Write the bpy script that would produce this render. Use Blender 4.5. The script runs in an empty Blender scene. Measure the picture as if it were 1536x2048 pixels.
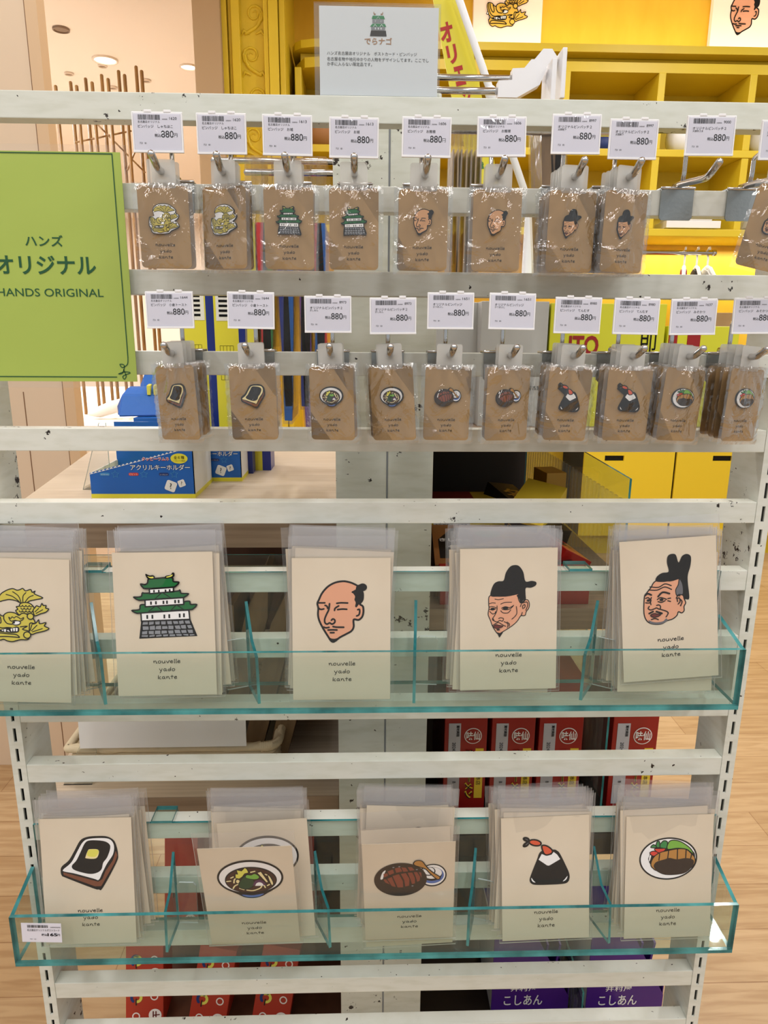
import bpy, bmesh, math, random
from mathutils import Vector, Matrix, Euler
from mathutils.geometry import tessellate_polygon
R = math.radians
rnd = random.Random(7)
S = bpy.context.scene
COL = S.collection

# ------------------------------------------------------------------ camera
F_PX, PITCH, YAW, ROLL = 1414.1, .2429, .0306, .0069
CAM = Vector((-.0182, -.7068, 1.45))
cp, sp, cy, sy = math.cos(PITCH), math.sin(PITCH), math.cos(YAW), math.sin(YAW)
FWD = Vector((sy*cp, cy*cp, -sp))
_r = Vector((cy, -sy, 0)); _u = _r.cross(FWD)
RIGHT = _r*math.cos(ROLL) + _u*math.sin(ROLL)
UP = -_r*math.sin(ROLL) + _u*math.cos(ROLL)
cd = bpy.data.cameras.new('camera'); cam = bpy.data.objects.new('camera', cd); COL.objects.link(cam)
cd.sensor_fit = 'AUTO'; cd.sensor_width = 36; cd.lens = F_PX/2048*36; cd.clip_start = .02; cd.clip_end = 60
m3 = Matrix((RIGHT, UP, -FWD)).transposed()
cam.matrix_world = Matrix.Translation(CAM) @ m3.to_4x4()
S.camera = cam
def ray(px, py): return FWD + RIGHT*((px-768)/F_PX) - UP*((py-1024)/F_PX)
def at(px, py, Y):
    d = ray(px, py); return CAM + d*((Y-CAM.y)/d.y)
def atz(px, py, Z):
    d = ray(px, py); return CAM + d*((Z-CAM.z)/d.z)
def atx(px, py, X):
    d = ray(px, py); return CAM + d*((X-CAM.x)/d.x)

# ------------------------------------------------------------------ light
S.view_settings.view_transform = 'Standard'; S.view_settings.look = 'None'
S.view_settings.gamma = 1; S.view_settings.use_curve_mapping = False
S.view_settings.exposure = -.22
S.cycles.transparent_max_bounces = 48; S.cycles.max_bounces = 7; S.cycles.adaptive_threshold = .025
S.cycles.caustics_reflective = False; S.cycles.caustics_refractive = False
W = bpy.data.worlds.new('shop_air'); S.world = W; W.use_nodes = True
W.node_tree.nodes['Background'].inputs[0].default_value = (.95, .985, 1, 1)
W.node_tree.nodes['Background'].inputs[1].default_value = .62
def area(name, loc, size, energy, col=(1, .97, .92), rot=(0, 0, 0), sy_=None):
    l = bpy.data.lights.new(name, 'AREA'); l.energy = energy; l.color = col; l.size = size
    if sy_: l.shape = 'RECTANGLE'; l.size_y = sy_
    o = bpy.data.objects.new(name, l); COL.objects.link(o); o.location = loc; o.rotation_euler = rot
    return o
LAMPS = [(x, y, 9.5) for y in (-.95, -1.9, -3.0) for x in (-2.7, -1.6, -.55, .5, 1.55, 2.6)] + [(-1.2, .9, 16), (1.2, .9, 16), (0, 1.9, 14), (-2.6, 3.4, 80), (-3.2, 5.6, 110), (-4.8, 4.6, 90), (2.0, 2.7, 27), (3.6, 2.6, 27), (.6, 3.0, 14), (-2.6, 8.2, 150), (-5.0, 8.0, 150), (-3.4, 11.2, 170)]  # unseen lamps: front strips added for film streaks, far ones to brighten the back
for x, y, e in LAMPS: area('ceiling_fill_lamp', (x, y, 3.5), .13, e, (1, .99, .98), sy_=1.0 if y < 0 else .13)

# ------------------------------------------------------------------ materials
M = {}
def srgb(h):
    h = h.lstrip('#'); c = [int(h[i:i+2], 16)/255 for i in (0, 2, 4)]
    return tuple((x/12.92 if x <= .04045 else ((x+.055)/1.055)**2.4) for x in c)
def mat(key, col, rough=.5, metal=0, spec=.5, emit=0, noise=None, bump=None, coat=0):
    m = bpy.data.materials.new(key); m.use_nodes = True; nt = m.node_tree; b = nt.nodes['Principled BSDF']
    c = srgb(col) if isinstance(col, str) else col
    b.inputs['Base Color'].default_value = (*c, 1); b.inputs['Roughness'].default_value = rough
    b.inputs['Metallic'].default_value = metal; b.inputs['Specular IOR Level'].default_value = spec
    if coat: b.inputs['Coat Weight'].default_value = coat; b.inputs['Coat Roughness'].default_value = .08
    if emit:
        b.inputs['Emission Color'].default_value = (*c, 1); b.inputs['Emission Strength'].default_value = emit
    tc = nt.nodes.new('ShaderNodeTexCoord')
    if noise:
        sc, c2, stretch = noise
        mp = nt.nodes.new('ShaderNodeMapping'); mp.inputs['Scale'].default_value = stretch
        nz = nt.nodes.new('ShaderNodeTexNoise'); nz.inputs['Scale'].default_value = sc; nz.inputs['Detail'].default_value = 5
        mx = nt.nodes.new('ShaderNodeMix'); mx.data_type = 'RGBA'
        mx.inputs['A'].default_value = (*c, 1); mx.inputs['B'].default_value = (*(srgb(c2) if isinstance(c2, str) else c2), 1)
        rp = nt.nodes.new('ShaderNodeMapRange'); rp.inputs[1].default_value = .35; rp.inputs[2].default_value = .68
        nt.links.new(tc.outputs['Object'], mp.inputs[0]); nt.links.new(mp.outputs[0], nz.inputs['Vector'])
        nt.links.new(nz.outputs['Fac'], rp.inputs[0]); nt.links.new(rp.outputs[0], mx.inputs['Factor'])
        nt.links.new(mx.outputs['Result'], b.inputs['Base Color'])
    if bump:
        nz2 = nt.nodes.new('ShaderNodeTexNoise'); nz2.inputs['Scale'].default_value = bump[0]
        bp = nt.nodes.new('ShaderNodeBump'); bp.inputs['Strength'].default_value = bump[1]; bp.inputs['Distance'].default_value = bump[2]
        nt.links.new(tc.outputs['Object'], nz2.inputs['Vector']); nt.links.new(nz2.outputs['Fac'], bp.inputs['Height'])
        nt.links.new(bp.outputs[0], b.inputs['Normal'])
    M[key] = m; return m
def clear(key, tint, milk=0, milkcol=(1, 1, 1), f0=.04, f1=.6, rough=.05, bump=None, power=3.0):
    """thin clear sheet: tinted see-through, some milkiness and a sheen that grows at grazing angles"""
    m = bpy.data.materials.new(key); m.use_nodes = True; nt = m.node_tree; nt.nodes.clear()
    N = nt.nodes.new; L = nt.links.new
    out = N('ShaderNodeOutputMaterial'); tr = N('ShaderNodeBsdfTransparent'); tr.inputs[0].default_value = (*tint, 1)
    gl = N('ShaderNodeBsdfGlossy'); gl.inputs['Roughness'].default_value = rough
    lw = N('ShaderNodeLayerWeight'); lw.inputs[0].default_value = .5
    pw = N('ShaderNodeMath'); pw.operation = 'POWER'; pw.inputs[1].default_value = power
    mr = N('ShaderNodeMapRange'); mr.inputs[3].default_value = f0; mr.inputs[4].default_value = f1
    L(lw.outputs['Facing'], pw.inputs[0]); L(pw.outputs[0], mr.inputs[0])
    base = tr
    if milk:
        df = N('ShaderNodeBsdfDiffuse'); df.inputs[0].default_value = (*milkcol, 1)
        tl = N('ShaderNodeBsdfTranslucent'); tl.inputs[0].default_value = (*milkcol, 1)
        ad = N('ShaderNodeMixShader'); ad.inputs[0].default_value = .4; L(df.outputs[0], ad.inputs[1]); L(tl.outputs[0], ad.inputs[2])
        mx0 = N('ShaderNodeMixShader'); mx0.inputs[0].default_value = milk; L(tr.outputs[0], mx0.inputs[1]); L(ad.outputs[0], mx0.inputs[2]); base = mx0
    mx = N('ShaderNodeMixShader'); L(mr.outputs[0], mx.inputs[0]); L(base.outputs[0], mx.inputs[1]); L(gl.outputs[0], mx.inputs[2])
    if bump:
        tc = N('ShaderNodeTexCoord'); nz = N('ShaderNodeTexNoise'); nz.inputs['Scale'].default_value = bump[0]; nz.inputs['Detail'].default_value = 3
        nz.inputs['Distortion'].default_value = bump[3] if len(bump) > 3 else 0
        bp = N('ShaderNodeBump'); bp.inputs['Strength'].default_value = bump[1]; bp.inputs['Distance'].default_value = bump[2]
        L(tc.outputs['Object'], nz.inputs['Vector']); L(nz.outputs['Fac'], bp.inputs['Height'])
        for n in (gl, lw): L(bp.outputs[0], n.inputs['Normal'])
    L(mx.outputs[0], out.inputs[0]); M[key] = m; return m
def paint_mat(key, base, chips, thr, scale):
    """old cream paint with dark chips knocked out of it and fine scuffs"""
    m = mat(key, base, .42); nt = m.node_tree; b = nt.nodes['Principled BSDF']; N = nt.nodes.new; L = nt.links.new
    tc = N('ShaderNodeTexCoord')
    n1 = N('ShaderNodeTexNoise'); n1.inputs['Scale'].default_value = scale; n1.inputs['Detail'].default_value = 6; n1.inputs['Roughness'].default_value = .7
    n2 = N('ShaderNodeTexNoise'); n2.inputs['Scale'].default_value = 7; n2.inputs['Detail'].default_value = 3
    ad = N('ShaderNodeMath'); ad.operation = 'MULTIPLY_ADD'; ad.inputs[1].default_value = .55
    L(tc.outputs['Object'], n1.inputs['Vector']); L(tc.outputs['Object'], n2.inputs['Vector'])
    L(n2.outputs['Fac'], ad.inputs[0]); L(n1.outputs['Fac'], ad.inputs[2])
    gt = N('ShaderNodeMath'); gt.operation = 'GREATER_THAN'; gt.inputs[1].default_value = thr; L(ad.outputs[0], gt.inputs[0])
    n5 = N('ShaderNodeTexNoise'); n5.inputs['Scale'].default_value = 150; n5.inputs['Detail'].default_value = 2; L(tc.outputs['Object'], n5.inputs['Vector'])
    sp_ = N('ShaderNodeMath'); sp_.operation = 'GREATER_THAN'; sp_.inputs[1].default_value = .735; L(n5.outputs['Fac'], sp_.inputs[0])
    mxm = N('ShaderNodeMath'); mxm.operation = 'MAXIMUM'; L(gt.outputs[0], mxm.inputs[0]); L(sp_.outputs[0], mxm.inputs[1]); gt = mxm
    mp = N('ShaderNodeMapping'); mp.inputs['Scale'].default_value = (14, 14, 60)
    n3 = N('ShaderNodeTexNoise'); n3.inputs['Scale'].default_value = 2.2; n3.inputs['Detail'].default_value = 6
    L(tc.outputs['Object'], mp.inputs[0]); L(mp.outputs[0], n3.inputs['Vector'])
    mr = N('ShaderNodeMapRange'); mr.inputs[1].default_value = .45; mr.inputs[2].default_value = .75; L(n3.outputs['Fac'], mr.inputs[0])
    c0 = srgb(base); mx0 = N('ShaderNodeMix'); mx0.data_type = 'RGBA'; mx0.inputs['A'].default_value = (*c0, 1)
    mx0.inputs['B'].default_value = (c0[0]*.88, c0[1]*.88, c0[2]*.84, 1); L(mr.outputs[0], mx0.inputs['Factor'])
    mx = N('ShaderNodeMix'); mx.data_type = 'RGBA'; L(gt.outputs[0], mx.inputs['Factor']); L(mx0.outputs['Result'], mx.inputs['A'])
    mx.inputs['B'].default_value = (*srgb(chips), 1); L(mx.outputs['Result'], b.inputs['Base Color'])
    return m
def plank_mat(key, c1, c2, dark, pw=1.2, ph=.15, rot=0):
    m = mat(key, c1, .38); nt = m.node_tree; b = nt.nodes['Principled BSDF']; N = nt.nodes.new; L = nt.links.new
    tc = N('ShaderNodeTexCoord'); mp = N('ShaderNodeMapping'); mp.inputs['Rotation'].default_value = (0, 0, rot); L(tc.outputs['Object'], mp.inputs[0])
    br = N('ShaderNodeTexBrick'); br.inputs['Scale'].default_value = 1; br.inputs['Brick Width'].default_value = pw; br.inputs['Row Height'].default_value = ph
    br.inputs['Mortar Size'].default_value = .0012; br.inputs['Color1'].default_value = (*srgb(c1), 1); br.inputs['Color2'].default_value = (*srgb(c2), 1)
    br.inputs['Mortar'].default_value = (*srgb(dark), 1); L(mp.outputs[0], br.inputs['Vector'])
    m2 = N('ShaderNodeMapping'); m2.inputs['Scale'].default_value = (1.5, 16, 1); L(mp.outputs[0], m2.inputs[0])
    nz = N('ShaderNodeTexNoise'); nz.inputs['Scale'].default_value = 3; nz.inputs['Detail'].default_value = 7; nz.inputs['Distortion'].default_value = .6; L(m2.outputs[0], nz.inputs['Vector'])
    mr = N('ShaderNodeMapRange'); mr.inputs[1].default_value = .42; mr.inputs[2].default_value = .62; mr.inputs[4].default_value = .5; L(nz.outputs['Fac'], mr.inputs[0])
    mx = N('ShaderNodeMix'); mx.data_type = 'RGBA'; mx.blend_type = 'MULTIPLY'; L(mr.outputs[0], mx.inputs['Factor']); L(br.outputs['Color'], mx.inputs['A'])
    mx.inputs['B'].default_value = (.62, .5, .38, 1); L(mx.outputs['Result'], b.inputs['Base Color'])
    return m

paint_mat('paint', '#DADCD3', '#241a14', .985, 55)
paint_mat('paint_worn', '#D6D9CF', '#2a211a', .945, 40)
mat('slot_shade', '#0b0a0a', .9)  # near-black colour standing in for shade inside slots and hand holes
mat('chrome', '#C9C9C9', .12, 1)
mat('zinc', '#9FA4A4', .36, 1, bump=(300, .15, .001))
mat('tag_white', '#ECECEF', .35)
mat('paper_tag', '#DDDDEA', .55)
mat('ink', '#111114', .6)
mat('kraft', '#AE8E62', .75, noise=(30, '#A28256', (1, 1, 1)), bump=(900, .1, .0004))
mat('card', '#DFD2BD', .6, noise=(14, '#D9CBB5', (1, 1, 1)))
mat('black', '#1b1a1a', .55)
mat('softblack', '#2e2a27', .55)
mat('white', '#F3F2F2', .5)
mat('skin', '#E2A585', .5)
mat('green_roof', '#236B3A', .5)
mat('stone', '#8E9197', .5)
mat('gold', '#D3C552', .5)
mat('cream', '#F0E0A8', .5)
mat('brown', '#7A4A35', .5)
mat('soup', '#4A2C22', .5)
mat('leaf', '#2F4A30', .5)
mat('lime', '#7DB54A', .5)
mat('leaf_mid', '#3F8A4E', .5)
mat('red', '#D8463A', .5)
mat('prawn', '#DB5B3C', .5)
mat('eel', '#8A4A38', .5)
mat('bowl', '#3A2E26', .5)
mat('blue_art', '#5874B8', .5)
mat('tan', '#B98545', .5)
mat('butter', '#E2DC62', .5)
mat('purple', '#5b3558', .5)
mat('lip', '#6E332D', .5)
mat('hairgrey', '#6b6a6f', .5)
for k_ in 'black softblack white skin green_roof stone gold cream brown soup leaf lime leaf_mid red prawn eel bowl blue_art tan butter purple lip hairgrey ink card'.split(): M[k_].node_tree.nodes['Principled BSDF'].inputs['Specular IOR Level'].default_value = .12
mat('frost', '#E9EAE8', .4)
clear('film', (.985, .985, .98), milk=.01, f0=.10, f1=.9, rough=.055, power=2.0, bump=(24, .7, .006, 2.2))
clear('sleeve', (.985, .985, .985), milk=.027, f0=.02, f1=.6, rough=.10, power=3, bump=(26, .35, .003, .8))
clear('sleeve_flap', (.98, .98, .985), milk=.12, milkcol=(.97, .97, 1), f0=.03, f1=.6, rough=.12, power=3, bump=(26, .35, .003, .8))
clear('sleeve_rim', (.97, .97, .98), milk=.7, f0=.06, f1=.6, rough=.12, power=2)
clear('cover', (.985, .985, .99), milk=.01, f0=.05, f1=.6, rough=.04, power=2.5, bump=(40, .5, .004, .5))
clear('tab_film', (.93, .93, .92), milk=.42, milkcol=(.9, .9, .88), f0=.03, f1=.4, rough=.25)
clear('acrylic', (.92, .965, .95), milk=.015, milkcol=(.8, .95, .93), f0=.025, f1=.6, rough=.03, power=3.5)
clear('acrylic_clear', (.95, .96, .955), milk=.03, f0=.03, f1=.6, rough=.03, power=3)
m = mat('acrylic_edge', '#1a6468', .1, noise=(24, '#4fa3a6', (1, 1, 1)))
mat('acrylic_rim', '#C9D8D6', .15)

# ------------------------------------------------------------------ mesh helpers
class MB:
    def __init__(s): s.v = []; s.f = []; s.m = []; s.keys = []; s.sm = []
    def k(s, key):
        if key not in s.keys: s.keys.append(key)
        return s.keys.index(key)
    def add(s, verts, faces, key, mtx=None, smooth=False):
        n = len(s.v); ki = s.k(key)
        for v in verts:
            v = Vector(v); s.v.append(mtx @ v if mtx else v)
        for f in faces:
            s.f.append(tuple(i+n for i in f)); s.m.append(ki); s.sm.append(smooth)
        return s
    def box(s, lo, hi, key, mtx=None, bev=0):
        lo, hi = Vector(lo), Vector(hi)
        if bev:
            bm = bmesh.new(); bmesh.ops.create_cube(bm, size=1)
            for v in bm.verts: v.co = Vector([lo[i] + (v.co[i]+.5)*(hi[i]-lo[i]) for i in range(3)])
            bmesh.ops.bevel(bm, geom=bm.edges[:], offset=bev, segments=2, affect='EDGES', profile=.6)
            bm.verts.index_update()
            s.add([v.co.copy() for v in bm.verts], [[v.index for v in f.verts] for f in bm.faces], key, mtx); bm.free(); return s
        x0, y0, z0 = lo; x1, y1, z1 = hi
        return s.add([(x0,y0,z0),(x1,y0,z0),(x1,y1,z0),(x0,y1,z0),(x0,y0,z1),(x1,y0,z1),(x1,y1,z1),(x0,y1,z1)],
                     [(0,3,2,1),(4,5,6,7),(0,1,5,4),(1,2,6,5),(2,3,7,6),(3,0,4,7)], key, mtx)
    def hexa(s, p, key, mtx=None):
        """eight corners: bottom ring then top ring"""
        return s.add(p, [(0,3,2,1),(4,5,6,7),(0,1,5,4),(1,2,6,5),(2,3,7,6),(3,0,4,7)], key, mtx)
    def prism(s, pts, d0, d1, key, axis='y', mtx=None, edge=None):
        """outline pts (2D) extruded along an axis; edge = material of the rim"""
        n = len(pts)
        def P(a, b, d): return {'y': (a, d, b), 'x': (d, a, b), 'z': (a, b, d)}[axis]
        vs = [P(a, b, d0) for a, b in pts] + [P(a, b, d1) for a, b in pts]
        tri = tessellate_polygon([[Vector((a, b, 0)) for a, b in pts]])
        s.add(vs, [tuple(t) for t in tri] + [tuple(i+n for i in reversed(t)) for t in tri], key, mtx)
        s.add(vs, [(i, (i+1) % n, (i+1) % n+n, i+n) for i in range(n)], edge or key, mtx)
        return s
    def tube(s, path, r, key, n=8, mtx=None, closed=False, taper=None):
        path = [Vector(p) for p in path]; L = len(path); rings = []
        prev = None; vs = []
        for i, p in enumerate(path):
            a = path[(i-1) % L] if (i or closed) else p; b = path[(i+1) % L] if (i < L-1 or closed) else p
            t = (b-a).normalized()
            if prev is None:
                u = t.cross(Vector((0, 0, 1)));
                if u.length < .1: u = t.cross(Vector((1, 0, 0)))
            else: u = prev - t*prev.dot(t)
            u.normalize(); prev = u; w = t.cross(u)
            rr = r*(taper[i] if taper else 1)
            vs += [p + (u*math.cos(2*math.pi*k/n) + w*math.sin(2*math.pi*k/n))*rr for k in range(n)]
        fs = []
        for i in range(L if closed else L-1):
            j = (i+1) % L
            fs += [(i*n+k, i*n+(k+1) % n, j*n+(k+1) % n, j*n+k) for k in range(n)]
        if not closed:
            for idx, e in ((0, -1), (L-1, 1)):
                t = (path[1]-path[0]).normalized() if idx == 0 else (path[-1]-path[-2]).normalized()
                rr = r*(taper[idx] if taper else 1)
                base = idx*n; c0 = len(vs)
                vs += [path[idx] + (Vector(vs[base+k])-path[idx])*.7 + t*e*rr*.55 for k in range(n)]
                vs.append(path[idx] + t*e*rr*.8)
                for k in range(n):
                    q = (base+k, base+(k+1) % n, c0+(k+1) % n, c0+k); fs.append(q if e > 0 else q[::-1])
                    tq = (c0+k, c0+(k+1) % n, c0+n); fs.append(tq if e > 0 else tq[::-1])
        return s.add(vs, fs, key, mtx, True)
    def lathe(s, prof, key, n=24, mtx=None, c=(0, 0, 0)):
        vs = [(c[0]+r*math.cos(2*math.pi*k/n), c[1]+r*math.sin(2*math.pi*k/n), c[2]+z) for r, z in prof for k in range(n)]
        fs = [(i*n+k, i*n+(k+1) % n, (i+1)*n+(k+1) % n, (i+1)*n+k) for i in range(len(prof)-1) for k in range(n)]
        return s.add(vs, fs, key, mtx, True)
    def mesh(s, name):
        me = bpy.data.meshes.new(name); me.from_pydata([tuple(v) for v in s.v], [], s.f)
        for k in s.keys: me.materials.append(M[k])
        me.polygons.foreach_set('material_index', s.m); me.polygons.foreach_set('use_smooth', s.sm); me.update(); return me
    def build(s, name, parent=None, loc=None, rot=None):
        return link(name, s.mesh(name), parent, loc, rot)
def link(name, me, parent=None, loc=None, rot=None):
    o = bpy.data.objects.new(name, me); COL.objects.link(o)
    if parent: o.parent = parent
    if loc is not None: o.location = loc
    if rot is not None: o.rotation_euler = rot
    return o
def tag(o, label, cat, group=None, kind=None):
    o['label'] = label; o['category'] = cat
    if group: o['group'] = group
    if kind: o['kind'] = kind
    return o
def struct(o, label, cat): return tag(o, label, cat, kind='structure')
def thing(name, label, cat, loc=(0, 0, 0), rot=(0, 0, 0), group=None):
    o = bpy.data.objects.new(name, None); COL.objects.link(o); o.empty_display_size = .02
    o.location = loc; o.rotation_euler = rot; return tag(o, label, cat, group)

# ------------------------------------------------------------------ printing: text, strokes, fills in the x-z plane, facing -y
_tc = {}
def glyphs(body, bold=0):
    if (body, bold) not in _tc:
        c = bpy.data.curves.new('t', 'FONT'); c.body = body; c.size = 1; c.resolution_u = 3; c.offset = bold; c.align_x = 'LEFT'
        o = bpy.data.objects.new('t', c); COL.objects.link(o)
        dg = bpy.context.evaluated_depsgraph_get(); me = bpy.data.meshes.new_from_object(o.evaluated_get(dg))
        vs = [v.co.copy() for v in me.vertices]; fs = [tuple(p.vertices) for p in me.polygons]
        bpy.data.objects.remove(o); bpy.data.curves.remove(c); bpy.data.meshes.remove(me)
        xs = [v.x for v in vs] or [0]; ys = [v.y for v in vs] or [0]
        _tc[(body, bold)] = (vs, fs, min(xs), max(xs), min(ys), max(ys))
    return _tc[(body, bold)]
def text(mb, body, x, z, key='ink', w=None, h=None, y=-.0003, align='c', bold=.012, mtx=None):
    """write body with its lower edge at z, fitted to a width and/or cap height"""
    vs, fs, x0, x1, y0, y1 = glyphs(body, bold)
    if h is None: sx = sz = w/(x1-x0)
    elif w is None: sx = sz = h/(y1-y0)
    else: sx, sz = w/(x1-x0), h/(y1-y0)
    W_ = (x1-x0)*sx; ox = x - {'c': W_/2, 'l': 0, 'r': W_}[align]
    mb.add([(ox+(v.x-x0)*sx, y, z+(v.y-y0)*sz) for v in vs], fs, key, mtx)
def smooth(pts, closed=True, n=4):
    out = []; L = len(pts)
    for i in range(L if closed else L-1):
        p = [pts[(i+k) % L] if closed else pts[min(max(i+k, 0), L-1)] for k in (-1, 0, 1, 2)]
        for s in range(n):
            t = s/n; t2 = t*t; t3 = t2*t
            out.append(tuple(.5*(2*p[1][a] + (p[2][a]-p[0][a])*t + (2*p[0][a]-5*p[1][a]+4*p[2][a]-p[3][a])*t2 + (3*p[1][a]-p[0][a]-3*p[2][a]+p[3][a])*t3) for a in (0, 1)))
    if not closed: out.append(tuple(pts[-1]))
    return out
def ell(cx, cy, rx, ry, rot=0, n=32, a0=0, a1=360):
    c, s = math.cos(R(rot)), math.sin(R(rot)); o = []
    for i in range(n):
        a = R(a0 + (a1-a0)*i/(n if a1-a0 == 360 else n-1)); x, y = rx*math.cos(a), ry*math.sin(a)
        o.append((cx+x*c-y*s, cy+x*s+y*c))
    return o
class Art:
    """a drawing kept in the pixel frame it was sketched in; ops are fills and round strokes, later ones on top"""
    def __init__(s, cx, cy, sx, sy, rot=0): s.c = (cx, cy, sx, sy, rot); s.ops = []
    def fill(s, key, pts, sm=True, out=0, okey='black'):
        p = smooth(pts) if sm else list(pts)
        s.ops.append((key, 'f', p))
        if out: s.ops.append((okey, 's', p, out, True))
        return s
    def line(s, key, pts, w, sm=True, closed=False):
        s.ops.append((key, 's', smooth(pts, closed) if sm and len(pts) > 2 else list(pts), w, closed)); return s
    def T(s, p, k):
        cx, cy, sx, sy, rot = s.c; x, z = (p[0]-cx)*sx*.001, (cy-p[1])*sy*.001
        c, n = math.cos(R(rot)), math.sin(R(rot)); return ((x*c-z*n)*k, (x*n+z*c)*k)
    def draw(s, mb, k=1, ox=0, oz=0, y=-.0003, dy=.000022, recol=None, skip=(), raw=()):
        for op in s.ops:
            key = (recol or {}).get(op[0], op[0])
            if key in skip or op[0] in raw: continue
            pts = [s.T(p, k) for p in op[2]]; pts = [(a+ox, b+oz) for a, b in pts]; y -= dy
            if op[1] == 'f':
                tri = tessellate_polygon([[Vector((a, b, 0)) for a, b in pts]])
                mb.add([(a, y, b) for a, b in pts], [tuple(t) for t in tri], key)
            else: stroke(mb, pts, op[3]*s.c[2]*.001*k, key, y, op[4])
        return y
def stroke(mb, pts, w, key, y, closed=False):
    q = [pts[0]]
    for p in pts[1:]:
        if math.hypot(p[0]-q[-1][0], p[1]-q[-1][1]) > w*.12: q.append(p)
    if closed and len(q) > 2 and math.hypot(q[0][0]-q[-1][0], q[0][1]-q[-1][1]) < w*.12: q.pop()
    pts = q; n = len(pts); h = w/2
    if n < 2: pts = [pts[0], (pts[0][0]+w*.2, pts[0][1])]; n = 2
    vs = []; fs = []
    for i, p in enumerate(pts):
        a = pts[(i-1) % n] if (i or closed) else p; b = pts[(i+1) % n] if (i < n-1 or closed) else p
        d1 = Vector((p[0]-a[0], p[1]-a[1])); d2 = Vector((b[0]-p[0], b[1]-p[1]))
        d1 = d1.normalized() if d1.length else d2.normalized(); d2 = d2.normalized() if d2.length else d1
        t = (d1+d2); t = t.normalized() if t.length > 1e-6 else d1
        nn = Vector((-t.y, t.x)); cs = max(.55, nn.dot(Vector((-d1.y, d1.x)))); nn = nn*(h/cs)
        vs += [(p[0]+nn.x, y, p[1]+nn.y), (p[0]-nn.x, y, p[1]-nn.y)]
    for i in range(n if closed else n-1):
        j = (i+1) % n; fs.append((2*i, 2*i+1, 2*j+1, 2*j))
    mb.add(vs, fs, key)
    if not closed:
        for c, o in ((pts[0], pts[1]), (pts[-1], pts[-2])):
            a = math.atan2(c[1]-o[1], c[0]-o[0])
            mb.add([(c[0]+h*math.cos(a+R(t)), y, c[1]+h*math.sin(a+R(t))) for t in range(-90, 91, 30)], [tuple(range(7))], key)
# hand-lettered "nouvelle / yado / kante": pen strokes, x-height 1
PEN = {
 'n': ([[(0,.95),(.12,.1)],[(.1,.45),(.45,.95),(.8,.75),(.9,.05),(1.15,.0)]], 1.35),
 'o': ([[(.5,.95),(.05,.7),(.1,.1),(.6,0),(.95,.4),(.8,.9),(.45,.95)]], 1.25),
 'u': ([[(0,.95),(.1,.15),(.5,.0),(.85,.35),(.9,.95)],[(.9,.6),(1.0,.05)]], 1.3),
 'v': ([[(0,.9),(.45,0),(.9,1.0),(1.1,.9)]], 1.2),
 'e': ([[(.1,.5),(.75,.6),(.65,.98),(.25,.9),(.0,.4),(.3,.0),(.85,.15)]], 1.12),
 'l': ([[(.2,1.6),(.12,.1),(.3,0)]], .55),
 'y': ([[(0,.95),(.35,.2),(.6,.15)],[(.95,.95),(.5,-.2),(.15,-.8)]], 1.3),
 'a': ([[(.8,.85),(.3,.95),(.0,.4),(.3,0),(.75,.35),(.8,.8),(.85,.1),(1.05,0)]], 1.3),
 'd': ([[(.8,.6),(.35,.75),(.0,.3),(.4,0),(.85,.4)],[(.95,1.55),(.85,.05)]], 1.25),
 'k': ([[(.1,1.4),(.0,0)],[(.85,.95),(.35,.5),(.4,.1),(.95,.0)]], 1.25),
 't': ([[(.4,1.45),(.35,0)],[(0,.95),(.85,1.0)]], 1.05)}
def handwriting(mb, ox, oz, k, key='ink', y=-.0003, pen=.21):
    """three hand-written lines; k = x-height in metres, oz = baseline of the first line"""
    for li, wd in enumerate(('nouvelle', 'yado', 'kante')):
        total = sum(PEN[c][1] for c in wd)*1.1; x = -total/2
        for c in wd:
            for st in PEN[c][0]:
                p = smooth(st, False, 3) if len(st) > 2 else st
                stroke(mb, [(ox+(x+a)*k, oz+(b*.82-li*2.75)*k) for a, b in p], pen*k, key, y)
            x += PEN[c][1]*1.1
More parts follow.
